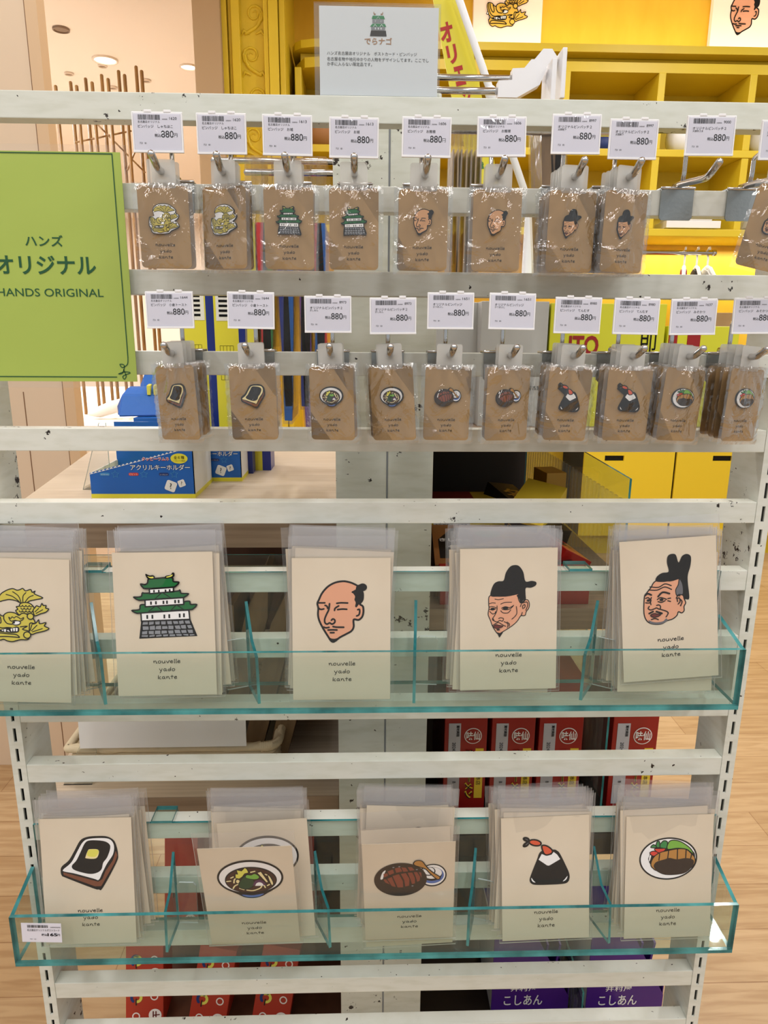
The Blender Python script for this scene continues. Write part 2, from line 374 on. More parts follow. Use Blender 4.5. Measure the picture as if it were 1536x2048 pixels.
# ------------------------------------------------------------------ the ten drawings
def art_castle():
    a = Art(985, 616, .16, .168, -1)
    a.fill('black', [(838,585),(1146,582),(1188,686),(822,703)], False)
    rows = [(596,617),(626,648),(656,676),(682,692)]; g = random.Random(3)
    for j in range(4):
        t0, t1 = rows[j]; n = 8
        for i in range(n):
            def e(t, u):
                f = (t-590)/112; l = 840-14*f; r = 1146+38*f; return (l+8+(r-l-12)*u, t - 6*u*(1-f) - 12*u*f)
            u0 = (i+.06+.25*(j % 2)*(i > 0)*.6)/n; u1 = (i+.86+.25*(j % 2)*(i < n-1)*.6)/n
            q = [e(t0+g.uniform(-2,3), u0), e(t0+g.uniform(-2,3), u1), e(t1+g.uniform(-3,2), u1+g.uniform(-.012,.008)), e(t1+g.uniform(-3,2), u0+g.uniform(-.008,.012))]
            a.fill('stone', q, False)
    def wall(q, win, w=11, h=24):
        a.fill('white', q, False, 9)
        for x, y in win: a.fill('black', [(x-w/2,y-h/2),(x+w/2,y-h/2),(x+w/2,y+h/2),(x-w/2,y+h/2)], False)
    def gable(q): a.fill('green_roof', q, False, 7)
    wall([(838,540),(1138,526),(1143,582),(840,594)], [(877,568),(909,567),(984,565),(1015,563),(1080,559),(1107,557)])
    a.fill('green_roof', [(783,529),(812,526),(832,520),(836,496),(862,492),(900,500),(1090,488),(1110,474),(1144,471),(1150,490),(1188,491),(1164,518),(1125,524),(850,543),(810,544)], True, 9)
    gable([(887,533),(935,497),(972,530)]); gable([(1027,526),(1062,492),(1105,521)])
    wall([(866,462),(1106,448),(1107,490),(867,505)], [(903,483),(934,481),(981,478),(1003,477),(1054,473),(1076,472)], 11, 20)
    a.fill('green_roof', [(797,447),(825,446),(845,440),(852,420),(880,422),(1060,410),(1085,403),(1093,422),(1138,425),(1112,445),(1080,450),(860,464),(825,464)], True, 9)
    gable([(928,457),(975,416),(1026,450)])
    wall([(895,397),(1045,386),(1045,412),(897,425)], [(924,410),(954,409),(996,407),(1022,405)], 10, 15)
    a.fill('green_roof', [(843,367),(868,370),(885,360),(893,336),(930,333),(1034,326),(1046,350),(1080,355),(1060,378),(1030,386),(880,394),(855,386)], True, 10)
    a.fill('black', [(893,338),(876,320),(874,304),(885,308),(900,314),(920,312),(931,320),(928,336)]); a.fill('butter', [(886,318),(900,323),(920,322),(922,330),(900,330)])
    a.fill('black', [(993,333),(1000,316),(1030,311),(1040,297),(1053,298),(1053,318),(1036,328)]); a.fill('butter', [(1002,322),(1022,317),(1042,308),(1036,319),(1010,326)])
    return a
def art_lord():
    a = Art(703, 764, .1325, .1276)
    head = [(712,371),(655,382),(600,414),(556,466),(531,520),(519,550),(526,590),(523,640),(533,690),(560,750),(600,820),(622,855),(640,864),(660,852),(690,828),(740,800),(780,775),(797,740),(797,683),(835,685),(862,660),(872,620),(868,575),(845,556),(866,520),(866,460),(835,415),(790,388),(750,375)]
    a.fill('skin', head, True, 15)
    a.fill('black', [(780,458),(808,440),(832,424),(850,440),(866,460),(868,510),(858,545),(838,558),(820,582),(808,575),(813,545),(803,520),(808,495),(795,472)])
    a.fill('black', ell(866, 420, 34, 31)); a.fill('black', ell(838, 425, 22, 30, 30))
    a.fill('black', [(600,822),(625,836),(655,838),(695,824),(668,856),(640,870),(620,858)])
    for p in ([(828,602),(842,600),(843,625),(836,645),(820,653)], [(530,545),(576,545)], [(668,549),(700,545),(751,547)], [(530,588),(545,598),(568,594)], [(674,600),(710,596),(744,598)], [(650,606),(656,588),(682,570)],
              [(578,565),(592,572),(598,590)], [(612,552),(606,600),(590,635),(575,675),(576,705),(592,718),(612,708),(630,718),(650,706),(652,686),(638,676),(626,686)], [(565,742),(585,748),(607,744)], [(638,738),(665,743),(720,744)], [(600,766),(635,765),(668,766)], [(618,788),(645,788)]):
        a.line('black', p, 13)
    return a
def art_hat():
    a = Art(798, 898, .1097, .1117, -1)
    a.fill('skin', [(622,672),(608,745),(612,790),(605,850),(628,905),(650,962),(690,1022),(712,1030),(745,1013),(830,958),(880,912),(912,862),(935,862),(955,855),(962,825),(985,790),(990,750),(975,715),(945,716),(905,742),(880,680),(900,655),(760,680)], True, 8)
    a.fill('black', [(625,677),(630,618),(655,562),(695,540),(742,533),(762,460),(800,405),(842,390),(885,400),(925,455),(948,540),(1005,536),(1048,548),(1045,578),(1000,600),(953,602),(952,660),(955,708),(930,718),(908,745),(893,705),(868,672),(905,653),(840,668),(760,682),(690,684)])
    a.fill('black', [(690,1018),(718,1024),(748,1014),(732,1045),(715,1066),(704,1045)])
    for p in ([(665,706),(700,711),(745,702)], [(612,750),(640,741),(670,743)], [(722,752),(760,737),(822,735)], [(612,780),(645,776),(680,788)], [(616,802),(650,808),(674,795)], [(730,790),(765,776),(805,785),(842,764)], [(735,800),(770,806),(812,795),(840,768)],
              [(620,822),(645,844),(668,838),(674,822)], [(722,815),(745,834),(790,834),(816,806)], [(686,768),(686,810),(668,855),(645,890),(656,906),(690,918),(715,905),(740,912),(749,888),(722,880),(704,888)], [(652,888),(660,905)],
              [(650,952),(680,932),(706,925),(740,945),(772,960)], [(868,775),(874,835),(856,868),(828,893)], [(756,916),(792,938),(788,972)], [(784,920),(806,938),(804,962)], [(905,775),(918,745),(945,722)], [(925,830),(915,862)], [(930,795),(926,770),(945,756),(950,775),(938,790)], [(930,740),(965,732),(974,760),(958,810)]):
        a.line('black', p, 7)
    a.fill('black', ell(646, 796, 20, 10)); a.fill('black', ell(766, 790, 26, 10))
    a.fill('lip', [(656,963),(680,944),(705,950),(746,958),(720,975),(685,980)], True, 6); a.fill('black', ell(702, 992, 17, 7))
    return a
def art_twin():
    a = Art(790, 755, .129, .1333, -4.5)
    a.fill('skin', [(668,530),(628,585),(600,622),(582,650),(580,720),(585,790),(605,838),(640,864),(690,872),(735,866),(775,843),(820,828),(852,800),(862,772),(890,780),(908,762),(905,730),(917,700),(903,670),(890,640),(850,630),(850,560),(856,512),(780,530)], True, 9)
    a.fill('hairgrey', [(855,515),(880,545),(892,600),(888,636),(862,634),(840,642),(830,600),(848,560)], True, 7)
    a.fill('hairgrey', [(622,838),(650,850),(690,856),(740,848),(765,825),(778,842),(735,866),(690,872),(640,864)])
    a.fill('black', [(666,532),(672,497),(712,468),(765,456),(748,390),(750,340),(775,320),(815,325),(841,385),(866,335),(905,318),(938,340),(938,410),(922,480),(925,540),(944,662),(918,672),(903,668),(890,640),(892,600),(882,548),(856,512),(780,530),(720,538)])
    for p in ([(622,577),(690,580),(740,553),(792,566)], [(612,601),(680,602),(740,577),(796,596)], [(590,668),(612,662),(636,684)], [(592,702),(622,704),(634,690)], [(686,676),(712,660),(760,674)], [(692,692),(720,698),(750,684)], [(770,668),(792,664)], [(770,685),(793,690)], [(636,660),(630,690),(636,716)],
              [(624,730),(615,745),(632,758),(658,752),(682,742),(708,752),(714,730),(700,718),(682,722)], [(645,834),(676,826),(702,834)], [(712,752),(760,766),(779,782),(764,812)], [(838,664),(848,645),(866,645)], [(850,690),(846,668),(862,662),(870,690),(856,710)], [(866,670),(886,690),(876,724)]):
        a.line('black', p, 9)
    for p in ([(584,645),(605,630),(634,640)], [(690,652),(725,618),(780,628)], [(625,786),(655,770)], [(682,770),(728,784)]): a.line('black', p, 14)
    a.fill('black', ell(612, 683, 13, 10)); a.fill('black', ell(718, 677, 16, 11))
    a.fill('lip', [(636,800),(665,785),(690,790),(720,790),(700,808),(660,816)], True, 7)
    return a
def art_toast():
    a = Art(711, 780, .130, .134)
    a.fill('black', [(483,668),(500,635),(556,588),(608,505),(660,418),(720,388),(800,382),(880,386),(932,412),(958,455),(973,545),(955,620),(830,838),(795,850),(750,840),(525,742),(488,718)])
    a.fill('brown', [(503,692),(580,716),(795,782),(830,760),(860,690),(925,600),(955,515),(967,555),(940,620),(818,822),(765,822),(540,730),(506,715)], False)
    a.fill('white', [(505,668),(575,608),(630,515),(682,432),(740,404),(870,402),(920,422),(942,470),(930,545),(876,625),(835,700),(800,765),(760,755),(600,705),(515,686)])
    a.fill('black', [(580,635),(620,590),(660,515),(700,440),(745,418),(850,425),(900,450),(910,490),(880,570),(845,615),(828,672),(790,702),(730,712),(650,694),(590,668)])
    a.fill('cream', [(700,556),(722,505),(742,495),(800,498),(813,525),(786,576),(704,574)]); a.fill('butter', [(712,545),(728,502),(798,500),(810,522),(785,560),(740,562)])
    return a
def art_noodles():
    a = Art(615, 1081, .1087, .153)
    a.fill('black', [(430,1000),(500,1050),(560,1080),(640,1090),(720,1078),(790,1045),(850,1000),(640,960)])
    a.fill('blue_art', [(535,1052),(640,1062),(752,1048),(710,1072),(640,1080),(580,1074)])
    a.fill('black', ell(637, 885, 328, 170)); a.fill('white', ell(637, 885, 308, 151))
    a.fill('black', ell(641, 910, 258, 130)); a.fill('soup', ell(641, 912, 246, 118))
    for p in ([(402,915),(440,912)], [(446,882),(470,872)], [(470,930),(478,900),(500,880)], [(455,985),(475,960),(512,945)], [(520,985),(560,1000)], [(590,1005),(650,1012),(720,992),(742,970)], [(768,965),(776,985)], [(792,855),(812,865)], [(650,830),(690,822)], [(800,965),(820,955)]):
        a.line('black', p, 26); a.line('cream', p, 15)
    a.fill('cream', [(812,872),(832,870),(860,930),(858,958),(838,958)], True, 9); a.fill('cream', ell(512, 915, 22, 20), True, 8)
    a.fill('cream', [(710,835),(752,824),(815,930),(792,936)], False, 9)
    a.fill('butter', [(490,880),(494,840),(518,842),(510,800),(560,812),(598,780),(618,798),(630,832),(590,840),(560,872),(528,890)], False, 9)
    a.fill('leaf', [(512,962),(556,885),(620,850),(664,896),(672,940),(636,980),(572,992)], True, 9)
    a.fill('lime', [(596,880),(606,852),(650,856),(686,843),(726,868),(718,892),(668,898)], True, 6)
    a.fill('purple', ell(722, 958, 62, 54, 0, 24, 180, 360)); a.fill('white', ell(722, 962, 40, 34, 0, 24, 180, 360))
    return a
def art_eel():
    a = Art(780, 1145, .0996, .1383)
    a.fill('black', ell(1040, 960, 153, 123)); a.fill('white', ell(1040, 958, 138, 110)); a.fill('blue_art', ell(1035, 960, 128, 88)); a.fill('black', ell(1032, 945, 112, 75)); a.fill('white', ell(1034, 935, 106, 62)); a.fill('black', ell(1000, 915, 70, 48)); a.fill('white', ell(998, 912, 60, 40))
    a.fill('bowl', ell(687, 995, 290, 181), True)
    a.fill('white', [(466,980),(490,912),(526,888),(505,935),(492,980)])
    for q in ([(545,900),(605,880),(618,922),(565,940)], [(625,870),(680,858),(708,905),(640,918)], [(695,860),(745,866),(772,905),(720,910)], [(765,860),(810,862),(842,895),(790,902)], [(500,925),(545,918),(550,945),(505,965)],
              [(498,985),(530,985),(570,1042),(520,1020)], [(540,980),(590,960),(635,1072),(592,1062)], [(600,950),(670,932),(712,1010),(715,1078),(655,1078)], [(690,930),(745,922),(786,990),(780,1062),(738,1070),(728,1000)],
              [(765,920),(815,918),(845,980),(845,1040),(812,1045),(795,990)], [(832,915),(868,915),(902,970),(897,1012),(870,1022),(855,970)], [(885,915),(914,922),(918,980)]):
        a.fill('eel', q, False)
    for x, y in ((610,857),(675,850),(865,888),(818,1065)): a.fill('stone', ell(x, y, 12, 5))
    sp = [(828,825),(845,798),(885,790),(925,802),(960,845),(990,880),(1050,930),(1118,975),(1112,1000),(1080,995),(1010,935),(960,885),(900,862),(850,845)]
    a.fill('tan', sp, True, 12)
    return a
def art_riceball():
    a = Art(795, 1030, .1117, .1138, -1.5)
    a.fill('black', [(742,740),(700,835),(645,985),(632,1045),(652,1080),(700,1094),(830,1095),(960,1090),(1018,1076),(1040,1035),(1035,975),(1000,895),(940,775),(905,735),(862,724)])
    a.fill('white', [(750,768),(790,785),(850,778),(870,748),(908,778),(940,826),(850,880),(825,893),(805,888),(720,828)], False)
    a.fill('white', [(650,1018),(670,1045),(692,1068),(668,1062),(652,1042)]); a.fill('white', [(1020,1005),(1005,1045),(972,1062),(995,1035)])
    a.fill('black', ell(590, 612, 38, 25, 22)); a.fill('black', ell(588, 666, 38, 24, -35))
    a.line('hairgrey', [(582,606),(604,618)], 7); a.line('hairgrey', [(588,668),(608,650)], 7)
    a.fill('prawn', ell(680, 648, 62, 30, 12), True, 16)
    a.fill('prawn', [(748,688),(772,676),(812,690),(850,722),(858,750),(836,770),(795,778),(768,755)], True, 16)
    return a
def art_cutlet():
    a = Art(648, 925, .124, .1287)
    pl = ell(640, 750, 262, 191)
    a.fill('white', pl, True, 14)
    a.fill('black', [(455,760),(462,720),(475,690),(500,700),(620,660),(850,680),(890,745),(880,810),(810,885),(700,905),(590,895),(500,835)])
    a.fill('white', [(465,720),(480,715),(470,760),(460,770)])
    a.fill('leaf_mid', [(474,640),(495,615),(520,620),(530,590),(552,586),(560,610),(590,582),(622,588),(630,615),(622,655),(560,645),(520,645)], True, 9)
    for p in ([(520,622),(530,645)], [(558,612),(560,645)]): a.line('black', p, 9)
    a.fill('lime', [(628,660),(640,595),(680,578),(740,590),(800,625),(850,670),(876,720),(840,690),(800,665),(720,655)], True, 9)
    a.fill('red', [(508,655),(560,652),(612,655),(590,682),(545,692)], True, 8); a.fill('red', [(466,690),(505,674),(545,695),(500,722)], True, 8)
    a.fill('tan', [(478,800),(500,735),(560,690),(640,672),(720,660),(800,666),(852,708),(886,750),(880,810),(800,860),(560,860),(505,840)], True, 9)
    for p in ([(558,700),(552,760)], [(640,675),(632,755)], [(722,662),(722,755)], [(802,668),(800,755)], [(855,712),(845,760)]): a.line('black', p, 10)
    a.fill('bowl', [(504,815),(530,775),(600,755),(650,742),(720,757),(800,748),(868,765),(872,810),(800,885),(700,900),(600,890),(535,858)])
    return a
def art_shachi():
    a = Art(745, 400, .0655, .0655); w = 17
    sil = [(290,340),(296,210),(318,100),(400,82),(452,50),(425,-70),(458,-190),(600,-280),(803,-300),(960,-262),(1112,-145),(1110,-50),(1205,20),(1170,120),(1070,200),(1160,238),(1205,350),(1120,410),(960,485),(880,555),(620,590),(390,560),(340,430)]
    a.fill('pinwhite', sil, True)
    a.fill('gold', [(432,-60),(462,-165),(560,-235),(650,-262),(715,-240),(760,-250),(803,-268),(845,-232),(920,-255),(945,-212),(985,-230),(978,-188),(1100,-130),(1000,-100),(900,-75),(850,-40),(760,-45),(700,-75),(600,-92),(510,-75)], True, w)
    for p in ([(775,-45),(735,-150),(650,-215)], [(800,-50),(806,-150),(850,-205)], [(830,-50),(890,-130),(960,-165)], [(750,-60),(650,-140),(550,-170)]): a.line('black', p, w*.85)
    a.fill('gold', [(735,140),(690,78),(722,60),(702,18),(745,8),(762,-32),(830,-52),(905,-38),(955,5),(980,60),(985,140),(900,120),(830,135),(770,135)], True, w)
    for j, y in enumerate((0, 42, 84)):
        for i in range(4):
            x = 768+i*52+(j % 2)*26
            if x < 950: a.line('black', ell(x, y-10, 24, 24, 0, 9, 10, 170), w*.8, False)
    a.fill('gold', [(962,110),(958,60),(985,25),(1010,-5),(1060,12),(1090,-42),(1112,-10),(1152,-12),(1145,28),(1190,42),(1150,90),(1060,122),(985,152)], True, w); a.line('black', [(1000,115),(1100,55)], w*.85); a.line('black', [(985,90),(1040,35)], w*.85)
    a.fill('gold', [(880,405),(890,300),(906,245),(948,280),(1000,262),(1036,215),(1052,275),(1146,256),(1122,310),(1190,346),(1130,385),(1000,420),(930,445)], True, w); a.line('black', [(925,390),(1010,300)], w*.85); a.line('black', [(940,405),(1090,352)], w*.85); a.line('black', [(905,385),(935,290)], w*.85)
    a.fill('gold', [(316,180),(325,112),(360,98),(420,112),(470,158),(500,164),(540,125),(600,105),(680,115),(740,150),(790,118),(860,130),(950,190),(982,270),(905,270),(892,390),(880,520),(760,532),(690,550),(630,566),(560,556),(500,532),(440,545),(380,500),(356,420),(378,395),(350,300)], True, w)
    for p in ([(345,112),(350,200),(400,310),(470,352),(560,345),(620,348)], [(378,122),(390,195),(430,265),(465,272),(464,205),(440,150)], [(512,165),(515,220),(560,280),(632,292)], [(760,330),(862,318),(792,366),(885,392)], [(395,490),(398,452),(450,432),(560,442),(690,452),(742,490)], [(410,492),(560,486),(740,498)]): a.line('black', p, w)
    a.fill('white', [(302,312),(330,258),(356,310),(330,326)], False, w*.8); a.fill('white', [(368,384),(374,345),(406,376)], False, w*.8)
    a.fill('black', [(420,388),(560,352),(640,345),(700,325),(742,345),(736,402),(700,422),(600,428),(440,410)])
    for q in ([(470,384),(502,376),(498,404)], [(510,372),(545,370),(540,412),(515,410)], [(556,396),(574,378),(602,412)], [(612,362),(640,356),(636,402),(620,404)], [(648,354),(680,346),(676,398),(656,402)], [(690,344),(722,350),(716,398),(692,400)]): a.fill('white', q, False)
    a.fill('gold', [(590,182),(620,202),(640,174),(670,192),(700,168),(740,184),(770,206),(812,182),(802,212),(750,238),(680,228),(622,240)], True, w*.8)
    a.fill('white', ell(705, 268, 60, 32, -8), True, w*.8); a.fill('black', ell(665, 264, 18, 16))
    a.fill('gold', ell(918, 160, 48, 46), True, w); a.fill('gold', ell(863, 455, 53, 50), True, w)
    return a, sil
ART = dict(castle=art_castle(), lord=art_lord(), hat=art_hat(), twin=art_twin(), toast=art_toast(), noodles=art_noodles(), eel=art_eel(), riceball=art_riceball(), cutlet=art_cutlet())
ART['shachi'], SHSIL = art_shachi()
mat('pinwhite', '#F3F2F2', .3)
WHAT = dict(castle='green-roofed castle', lord='bald man with a topknot', hat='man in a black brimmed hat', twin='man in a tall two-lobed black hat', toast='red bean toast', noodles='noodle bowl', eel='grilled eel bowl', riceball='prawn-topped rice ball', cutlet='cutlet plate', shachi='golden roof-fish')
# bounding boxes (mm, card frame) and outer silhouettes for the enamel pins
def bbox(a, skip=()):
    ps = [a.T(p, 1) for op in a.ops if op[0] not in skip for p in op[2]]
    xs = [p[0] for p in ps]; zs = [p[1] for p in ps]; return min(xs), max(xs), min(zs), max(zs)
def hull(points):
    P = sorted(set(points)); 
    def half(P):
        o = []
        for p in P:
            while len(o) > 1 and (o[-1][0]-o[-2][0])*(p[1]-o[-2][1]) - (o[-1][1]-o[-2][1])*(p[0]-o[-2][0]) <= 0: o.pop()
            o.append(p)
        return o
    return half(P)[:-1] + half(P[::-1])[:-1]
def radial(a, n=72, grow=.0009):
    """outline of everything drawn, as seen from its middle (pins are cast in one piece behind the enamel)"""
    x0, x1, z0, z1 = bbox(a); c = ((x0+x1)/2, (z0+z1)/2); best = [0]*n
    for op in a.ops:
        pts = [a.T(p, 1) for p in op[2]]; L = len(pts)
        for i in range(L):
            p, q = pts[i], pts[(i+1) % L] if (op[1] == 'f' or op[4]) else pts[min(i+1, L-1)]
            for s in range(9):
                x, z = p[0]+(q[0]-p[0])*s/9-c[0], p[1]+(q[1]-p[1])*s/9-c[1]; k = int((math.atan2(z, x)/(2*math.pi)) % 1*n) % n
                best[k] = max(best[k], math.hypot(x, z))
    for k in range(n):
        if not best[k]: best[k] = max(best[(k-1) % n], best[(k+1) % n])
    return [(c[0]+(r+grow)*math.cos(2*math.pi*(k+.5)/n), c[1]+(r+grow)*math.sin(2*math.pi*(k+.5)/n)) for k, r in enumerate(best)], c
# ------------------------------------------------------------------ white rack
BW, BH, BD = .393, .0226, .018
ZT = [1.6601-.075*k for k in range(20)]
rack = thing('display_rack', 'chipped white metal ladder rack with slotted uprights standing in front of the shelves', 'display rack', (0, 0, 0))
for k, z in enumerate(ZT):
    mb = MB().box((-BW, 0, z-BH), (BW, BD, z), 'paint' if k else 'paint_worn', bev=.0008); mb.build('crossbar', rack)
zs0 = at(1527.4, 1028, 0).z; zs0 -= .025*math.floor(zs0/.025)
for s in (-1, 1):
    mb = MB(); x0, x1 = sorted((s*BW, s*(BW+.0152))); xc = (x0+x1)/2; hw = .0017; hh = .0083
    for a, b in ((x0, xc-hw), (xc+hw, x1)): mb.box((a, -.0005, 0), (b, .0015, 1.72), 'paint')
    z = 0; n = 0
    while z < 1.72:
        c = zs0+.025*n; top = min(c-hh, 1.72)
        mb.box((xc-hw, -.0005, z), (xc+hw, .0015, max(top, z+.0001)), 'paint'); z = c+hh; n += 1
        if c+hh > 1.70: break
    mb.box((x0, .0015, 0), (x0+.0012, .062, 1.72), 'paint'); mb.box((x1-.0012, .0015, 0), (x1, .062, 1.72), 'paint'); mb.box((x0+.0012, .060, 0), (x1-.0012, .062, 1.72), 'paint')
    mb.box((x0+.0013, .012, 0), (x1-.0013, .0135, 1.719), 'slot_shade'); mb.box((x0, -.0005, 1.72), (x1, .062, 1.7215), 'paint')  # black sheet inside the channel paints in the shade behind the slots
    mb.build('upright', rack)

# ------------------------------------------------------------------ clear acrylic trays hung on the bars
def panel(mb, pts, d0, d1, axis): mb.prism(pts, d0, d1, 'acrylic', axis, edge='acrylic_edge')
def rect(a0, b0, a1, b1): return [(a0, b0), (a1, b0), (a1, b1), (a0, b1)]
def tray(label, x0, x1, zb, zf, zs, zk, xk0, xk1, tabs):
    t = thing('acrylic_tray', label, 'tray', (0, -.03, zb), group='acrylic postcard trays'); o = Vector((0, .03, -zb))
    def P(name, pts, d0, d1, axis):
        mb = MB(); panel(mb, pts, d0, d1, axis); mb.v = [v+o for v in mb.v]; return mb.build(name, t)
    yf, th = -.0615, .0042
    P('base_panel', rect(x0, yf, x1, -.001), zb, zb+th, 'z')
    P('front_panel', rect(x0, zb+th, x1, zf), yf, yf+th, 'y')
    for a in (x0, x1-th): P('side_panel', [(yf+th, zb+th), (-.0045, zb+th), (-.0045, zs), (yf+th, zf)], a, a+th, 'x')
    P('back_panel', rect(xk0, zb+th, xk1, zk), -.0042, -.001, 'y')
    for x in tabs:
        mb = MB(); panel(mb, rect(x-.012, -.0042, x+.012, .0225), zk, zk+.003, 'z'); panel(mb, rect(x-.012, zk-.02, x+.012, zk), .0195, .0225, 'y')
        mb.v = [v+o for v in mb.v]; mb.build('hanging_tab', t)
    return t
ux0, ux1, uz = -.4365, .3668, 1.0806
lx0, lx1, lz = -.4, .3992, .7755
t2 = tray('upper clear green-edged acrylic tray holding the portrait and castle postcards', ux0, ux1, uz, 1.1472, 1.162, ZT[6]+.001, -.432, .362, [-.30, at(1160, 1135, 0).x])
t1 = tray('lower clear green-edged acrylic tray holding the food postcards', lx0, lx1, lz, .840, .856, ZT[10]+.001, -.392, .395, [at(325, 1640, 0).x, .30])
def divider(a, b, zb, label):
    """a, b = (x, y) of the blade's back top and front foot, seen from above"""
    yaw = math.atan2(-(b-a), .042)*-1
    d = thing('tray_divider', label, 'divider', ((a+b)/2, -.0285, zb), (0, 0, math.atan2(b-a, .042)), 'clear dividers in the trays')
    MB().prism([(-.0225, 0), (.0205, 0), (.0205, .096), (.001, .060), (-.018, .050)], -.0015, .0015, 'acrylic', 'x', edge='acrylic_edge').build('blade', d)
    s = 1 if b < a else -1
    MB().prism([(s*.0016, .0), (s*.024, .0), (s*.024, .052), (s*.021, .056), (s*.0046, .056), (s*.0016, .052)][::s], .0185, .0205, 'acrylic_clear', 'y', edge='acrylic_rim').build('foot', d)
for a, b, l in ((-.301, -.279, 'between the roof-fish and castle postcards'), (-.141, -.124, 'between the castle and topknot postcards'), (.0375, .034, 'between the topknot and black-hat postcards'), (.232, .206, 'between the black-hat and two-lobed-hat postcards')):
    divider(a, b, uz+.0046, 'clear upright divider '+l+' in the upper tray')
for a, b, l in ((-.2355, -.2375, 'between the toast and noodle postcards'), (-.075, -.055, 'between the noodle and eel postcards'), (.1126, .100, 'between the eel and rice ball postcards'), (.2500, .262, 'between the rice ball and cutlet postcards')):
    divider(a, b, lz+.0046, 'clear upright divider '+l+' in the lower tray')

# ------------------------------------------------------------------ postcards
PC = {}
SHORT = dict(lord='topknot man', hat='black-hat man', twin='two-lobed-hat man', shachi='roof-fish')
for k, a in ART.items():
    mb = MB().box((-.05, 0, 0), (.05, .0005, .148), 'card')
    kk = 1.0
    a.draw(mb, kk, 0, .074, skip=('pinwhite',))
    hz = {'hat': .035, 'twin': .041, 'castle': .034, 'toast': .038, 'noodles': .032, 'eel': .035, 'riceball': .032, 'cutlet': .032, 'shachi': .035}.get(k, .0365)
    handwriting(mb, .001, hz, .0030)
    PC[k] = mb.mesh('printed_card')
def sleeve_mesh(seed):
    g = random.Random(seed); nx, nz = 6, 9; mb = MB(); vs = []; fs = []
    for j in range(nz+1):
        for i in range(nx+1):
            e = (i in (0, nx)) or (j in (0, nz))
            vs.append((-.0535+.107*i/nx, -.0004 if e else -.0018+g.uniform(-.0002, .00025), -.0025+(.1525*j/(nz-1) if j < nz else .173)))
    for j in range(nz):
        for i in range(nx): q = j*(nx+1)+i; fs.append((q, q+1, q+nx+2, q+nx+1))
    nf = nx*(nz-1); mb.add(vs, fs[:nf], 'sleeve', None, True); mb.add(vs, fs[nf:], 'sleeve_flap', None, True)
    mb.add([(-.0535, .001, -.0025), (.0535, .001, -.0025), (.0535, .001, .1705), (-.0535, .001, .1705)], [(3, 2, 1, 0)], 'sleeve')
    for q in (((-.0535, -.0004, -.0025), (-.0535, .001, -.0025), (-.0535, .001, .1705), (-.0535, -.0004, .1705)), ((.0535, .001, -.0025), (.0535, -.0004, -.0025), (.0535, -.0004, .1705), (.0535, .001, .1705)), ((-.0535, .001, -.0025), (-.0535, -.0004, -.0025), (.0535, -.0004, -.0025), (.0535, .001, -.0025))):
        mb.add(q, [(0, 1, 2, 3)], 'sleeve_rim')
    return mb.mesh('clear_sleeve')
SL = [sleeve_mesh(s) for s in range(4)]
def postcard(kind, c, lean, roll, label, group=None, yaw=0, si=0):
    """c = centre of the card; lean back (deg), roll in its own plane"""
    m = Matrix.Rotation(R(yaw), 4, 'Z') @ Matrix.Rotation(R(-lean), 4, 'X') @ Matrix.Rotation(R(-roll), 4, 'Y')
    o = thing('postcard', label, 'postcard', (0, 0, 0), group=group)
    o.matrix_world = Matrix.Translation(Vector(c) - (m @ Vector((0, 0, .074)))) @ m
    link('printed_card', PC[kind], o); link('clear_sleeve', SL[si % 4], o)
    return o
g = random.Random(11)
def stack(kind, px, py, Y, lean, roll, n, label, side, place, zfloor, yaw=0, second=None):
    c = at(px, py, Y); postcard(kind, c, lean, roll, label, None, yaw)
    for i in range(1, n):
        f = i/(n-1); yy = (Y if lean > 0 else -.0245)*(1-f) - .0075*f
        if lean < 0 and i == 1 and second: postcard(kind, at(second[0], second[1], -.0285), 4, second[2], second[3]); continue
        ln = max(abs(lean) if lean > 0 else 6, 3)*(1-f)+2.4*f; rl = g.uniform(-3.2, 3.4)
        xx = c.x + side*(.0015+.0075*f) + g.uniform(-.0038, .0038)
        zz = zfloor + .074*math.cos(R(ln)) + .0035 + abs(math.sin(R(rl)))*.05 + g.uniform(0, .003)
        postcard(kind, (xx, yy, zz), ln, rl, f'sleeved {kind if kind not in ("lord","hat","twin","shachi") else SHORT[kind]} postcard behind the front one in {place}', f'sleeved postcards stacked in {place}', g.uniform(-.6, .6), i)
uf, lf = uz+.0042, lz+.0042
stack('shachi', 40, 1262, -.033, 8, -1.6, 8, 'postcard of a golden roof-fish, cut by the left edge in the upper tray', 1, 'the leftmost upper pile', uf)
stack('castle', 330, 1249, -.033, 8, .6, 8, 'front postcard of a green-roofed castle on grey stones in the upper tray', 1, 'the upper castle pile', uf)
stack('lord', 683, 1259, -.033, 8, 0, 6, 'front postcard of a bald man with a topknot and moustache in the upper tray', -.35, 'the middle upper pile', uf)
stack('hat', 1017, 1239, -.032, 8, .8, 8, 'front postcard of a bearded man in a black brimmed hat in the upper tray', -1, 'the second upper pile from right', uf)
stack('twin', 1339, 1219, -.031, 8, 4, 9, 'tilted front postcard of a man in a tall two-lobed black hat, upper tray right', -1, 'the rightmost upper pile', uf)
stack('toast', 177, 1763, -.033, 8, .5, 7, 'front postcard of red bean toast with butter in the lower tray', .8, 'the leftmost lower pile', lf)
stack('noodles', 501, 1794, -.0505, -9, 1.5, 8, 'front postcard of a noodle bowl slipped forward in the lower tray', .5, 'the lower noodle pile', lf, second=(534, 1761, 3.2, 'second noodle bowl postcard peeking out above the slipped front one'))
stack('eel', 818, 1785, -.0505, -9, 1.5, 9, 'front postcard of a grilled eel bowl slipped forward in the lower tray', -.3, 'the lower eel pile', lf, second=(815, 1775, 2.4, 'second eel bowl postcard showing a blank strip above the slipped front one'))
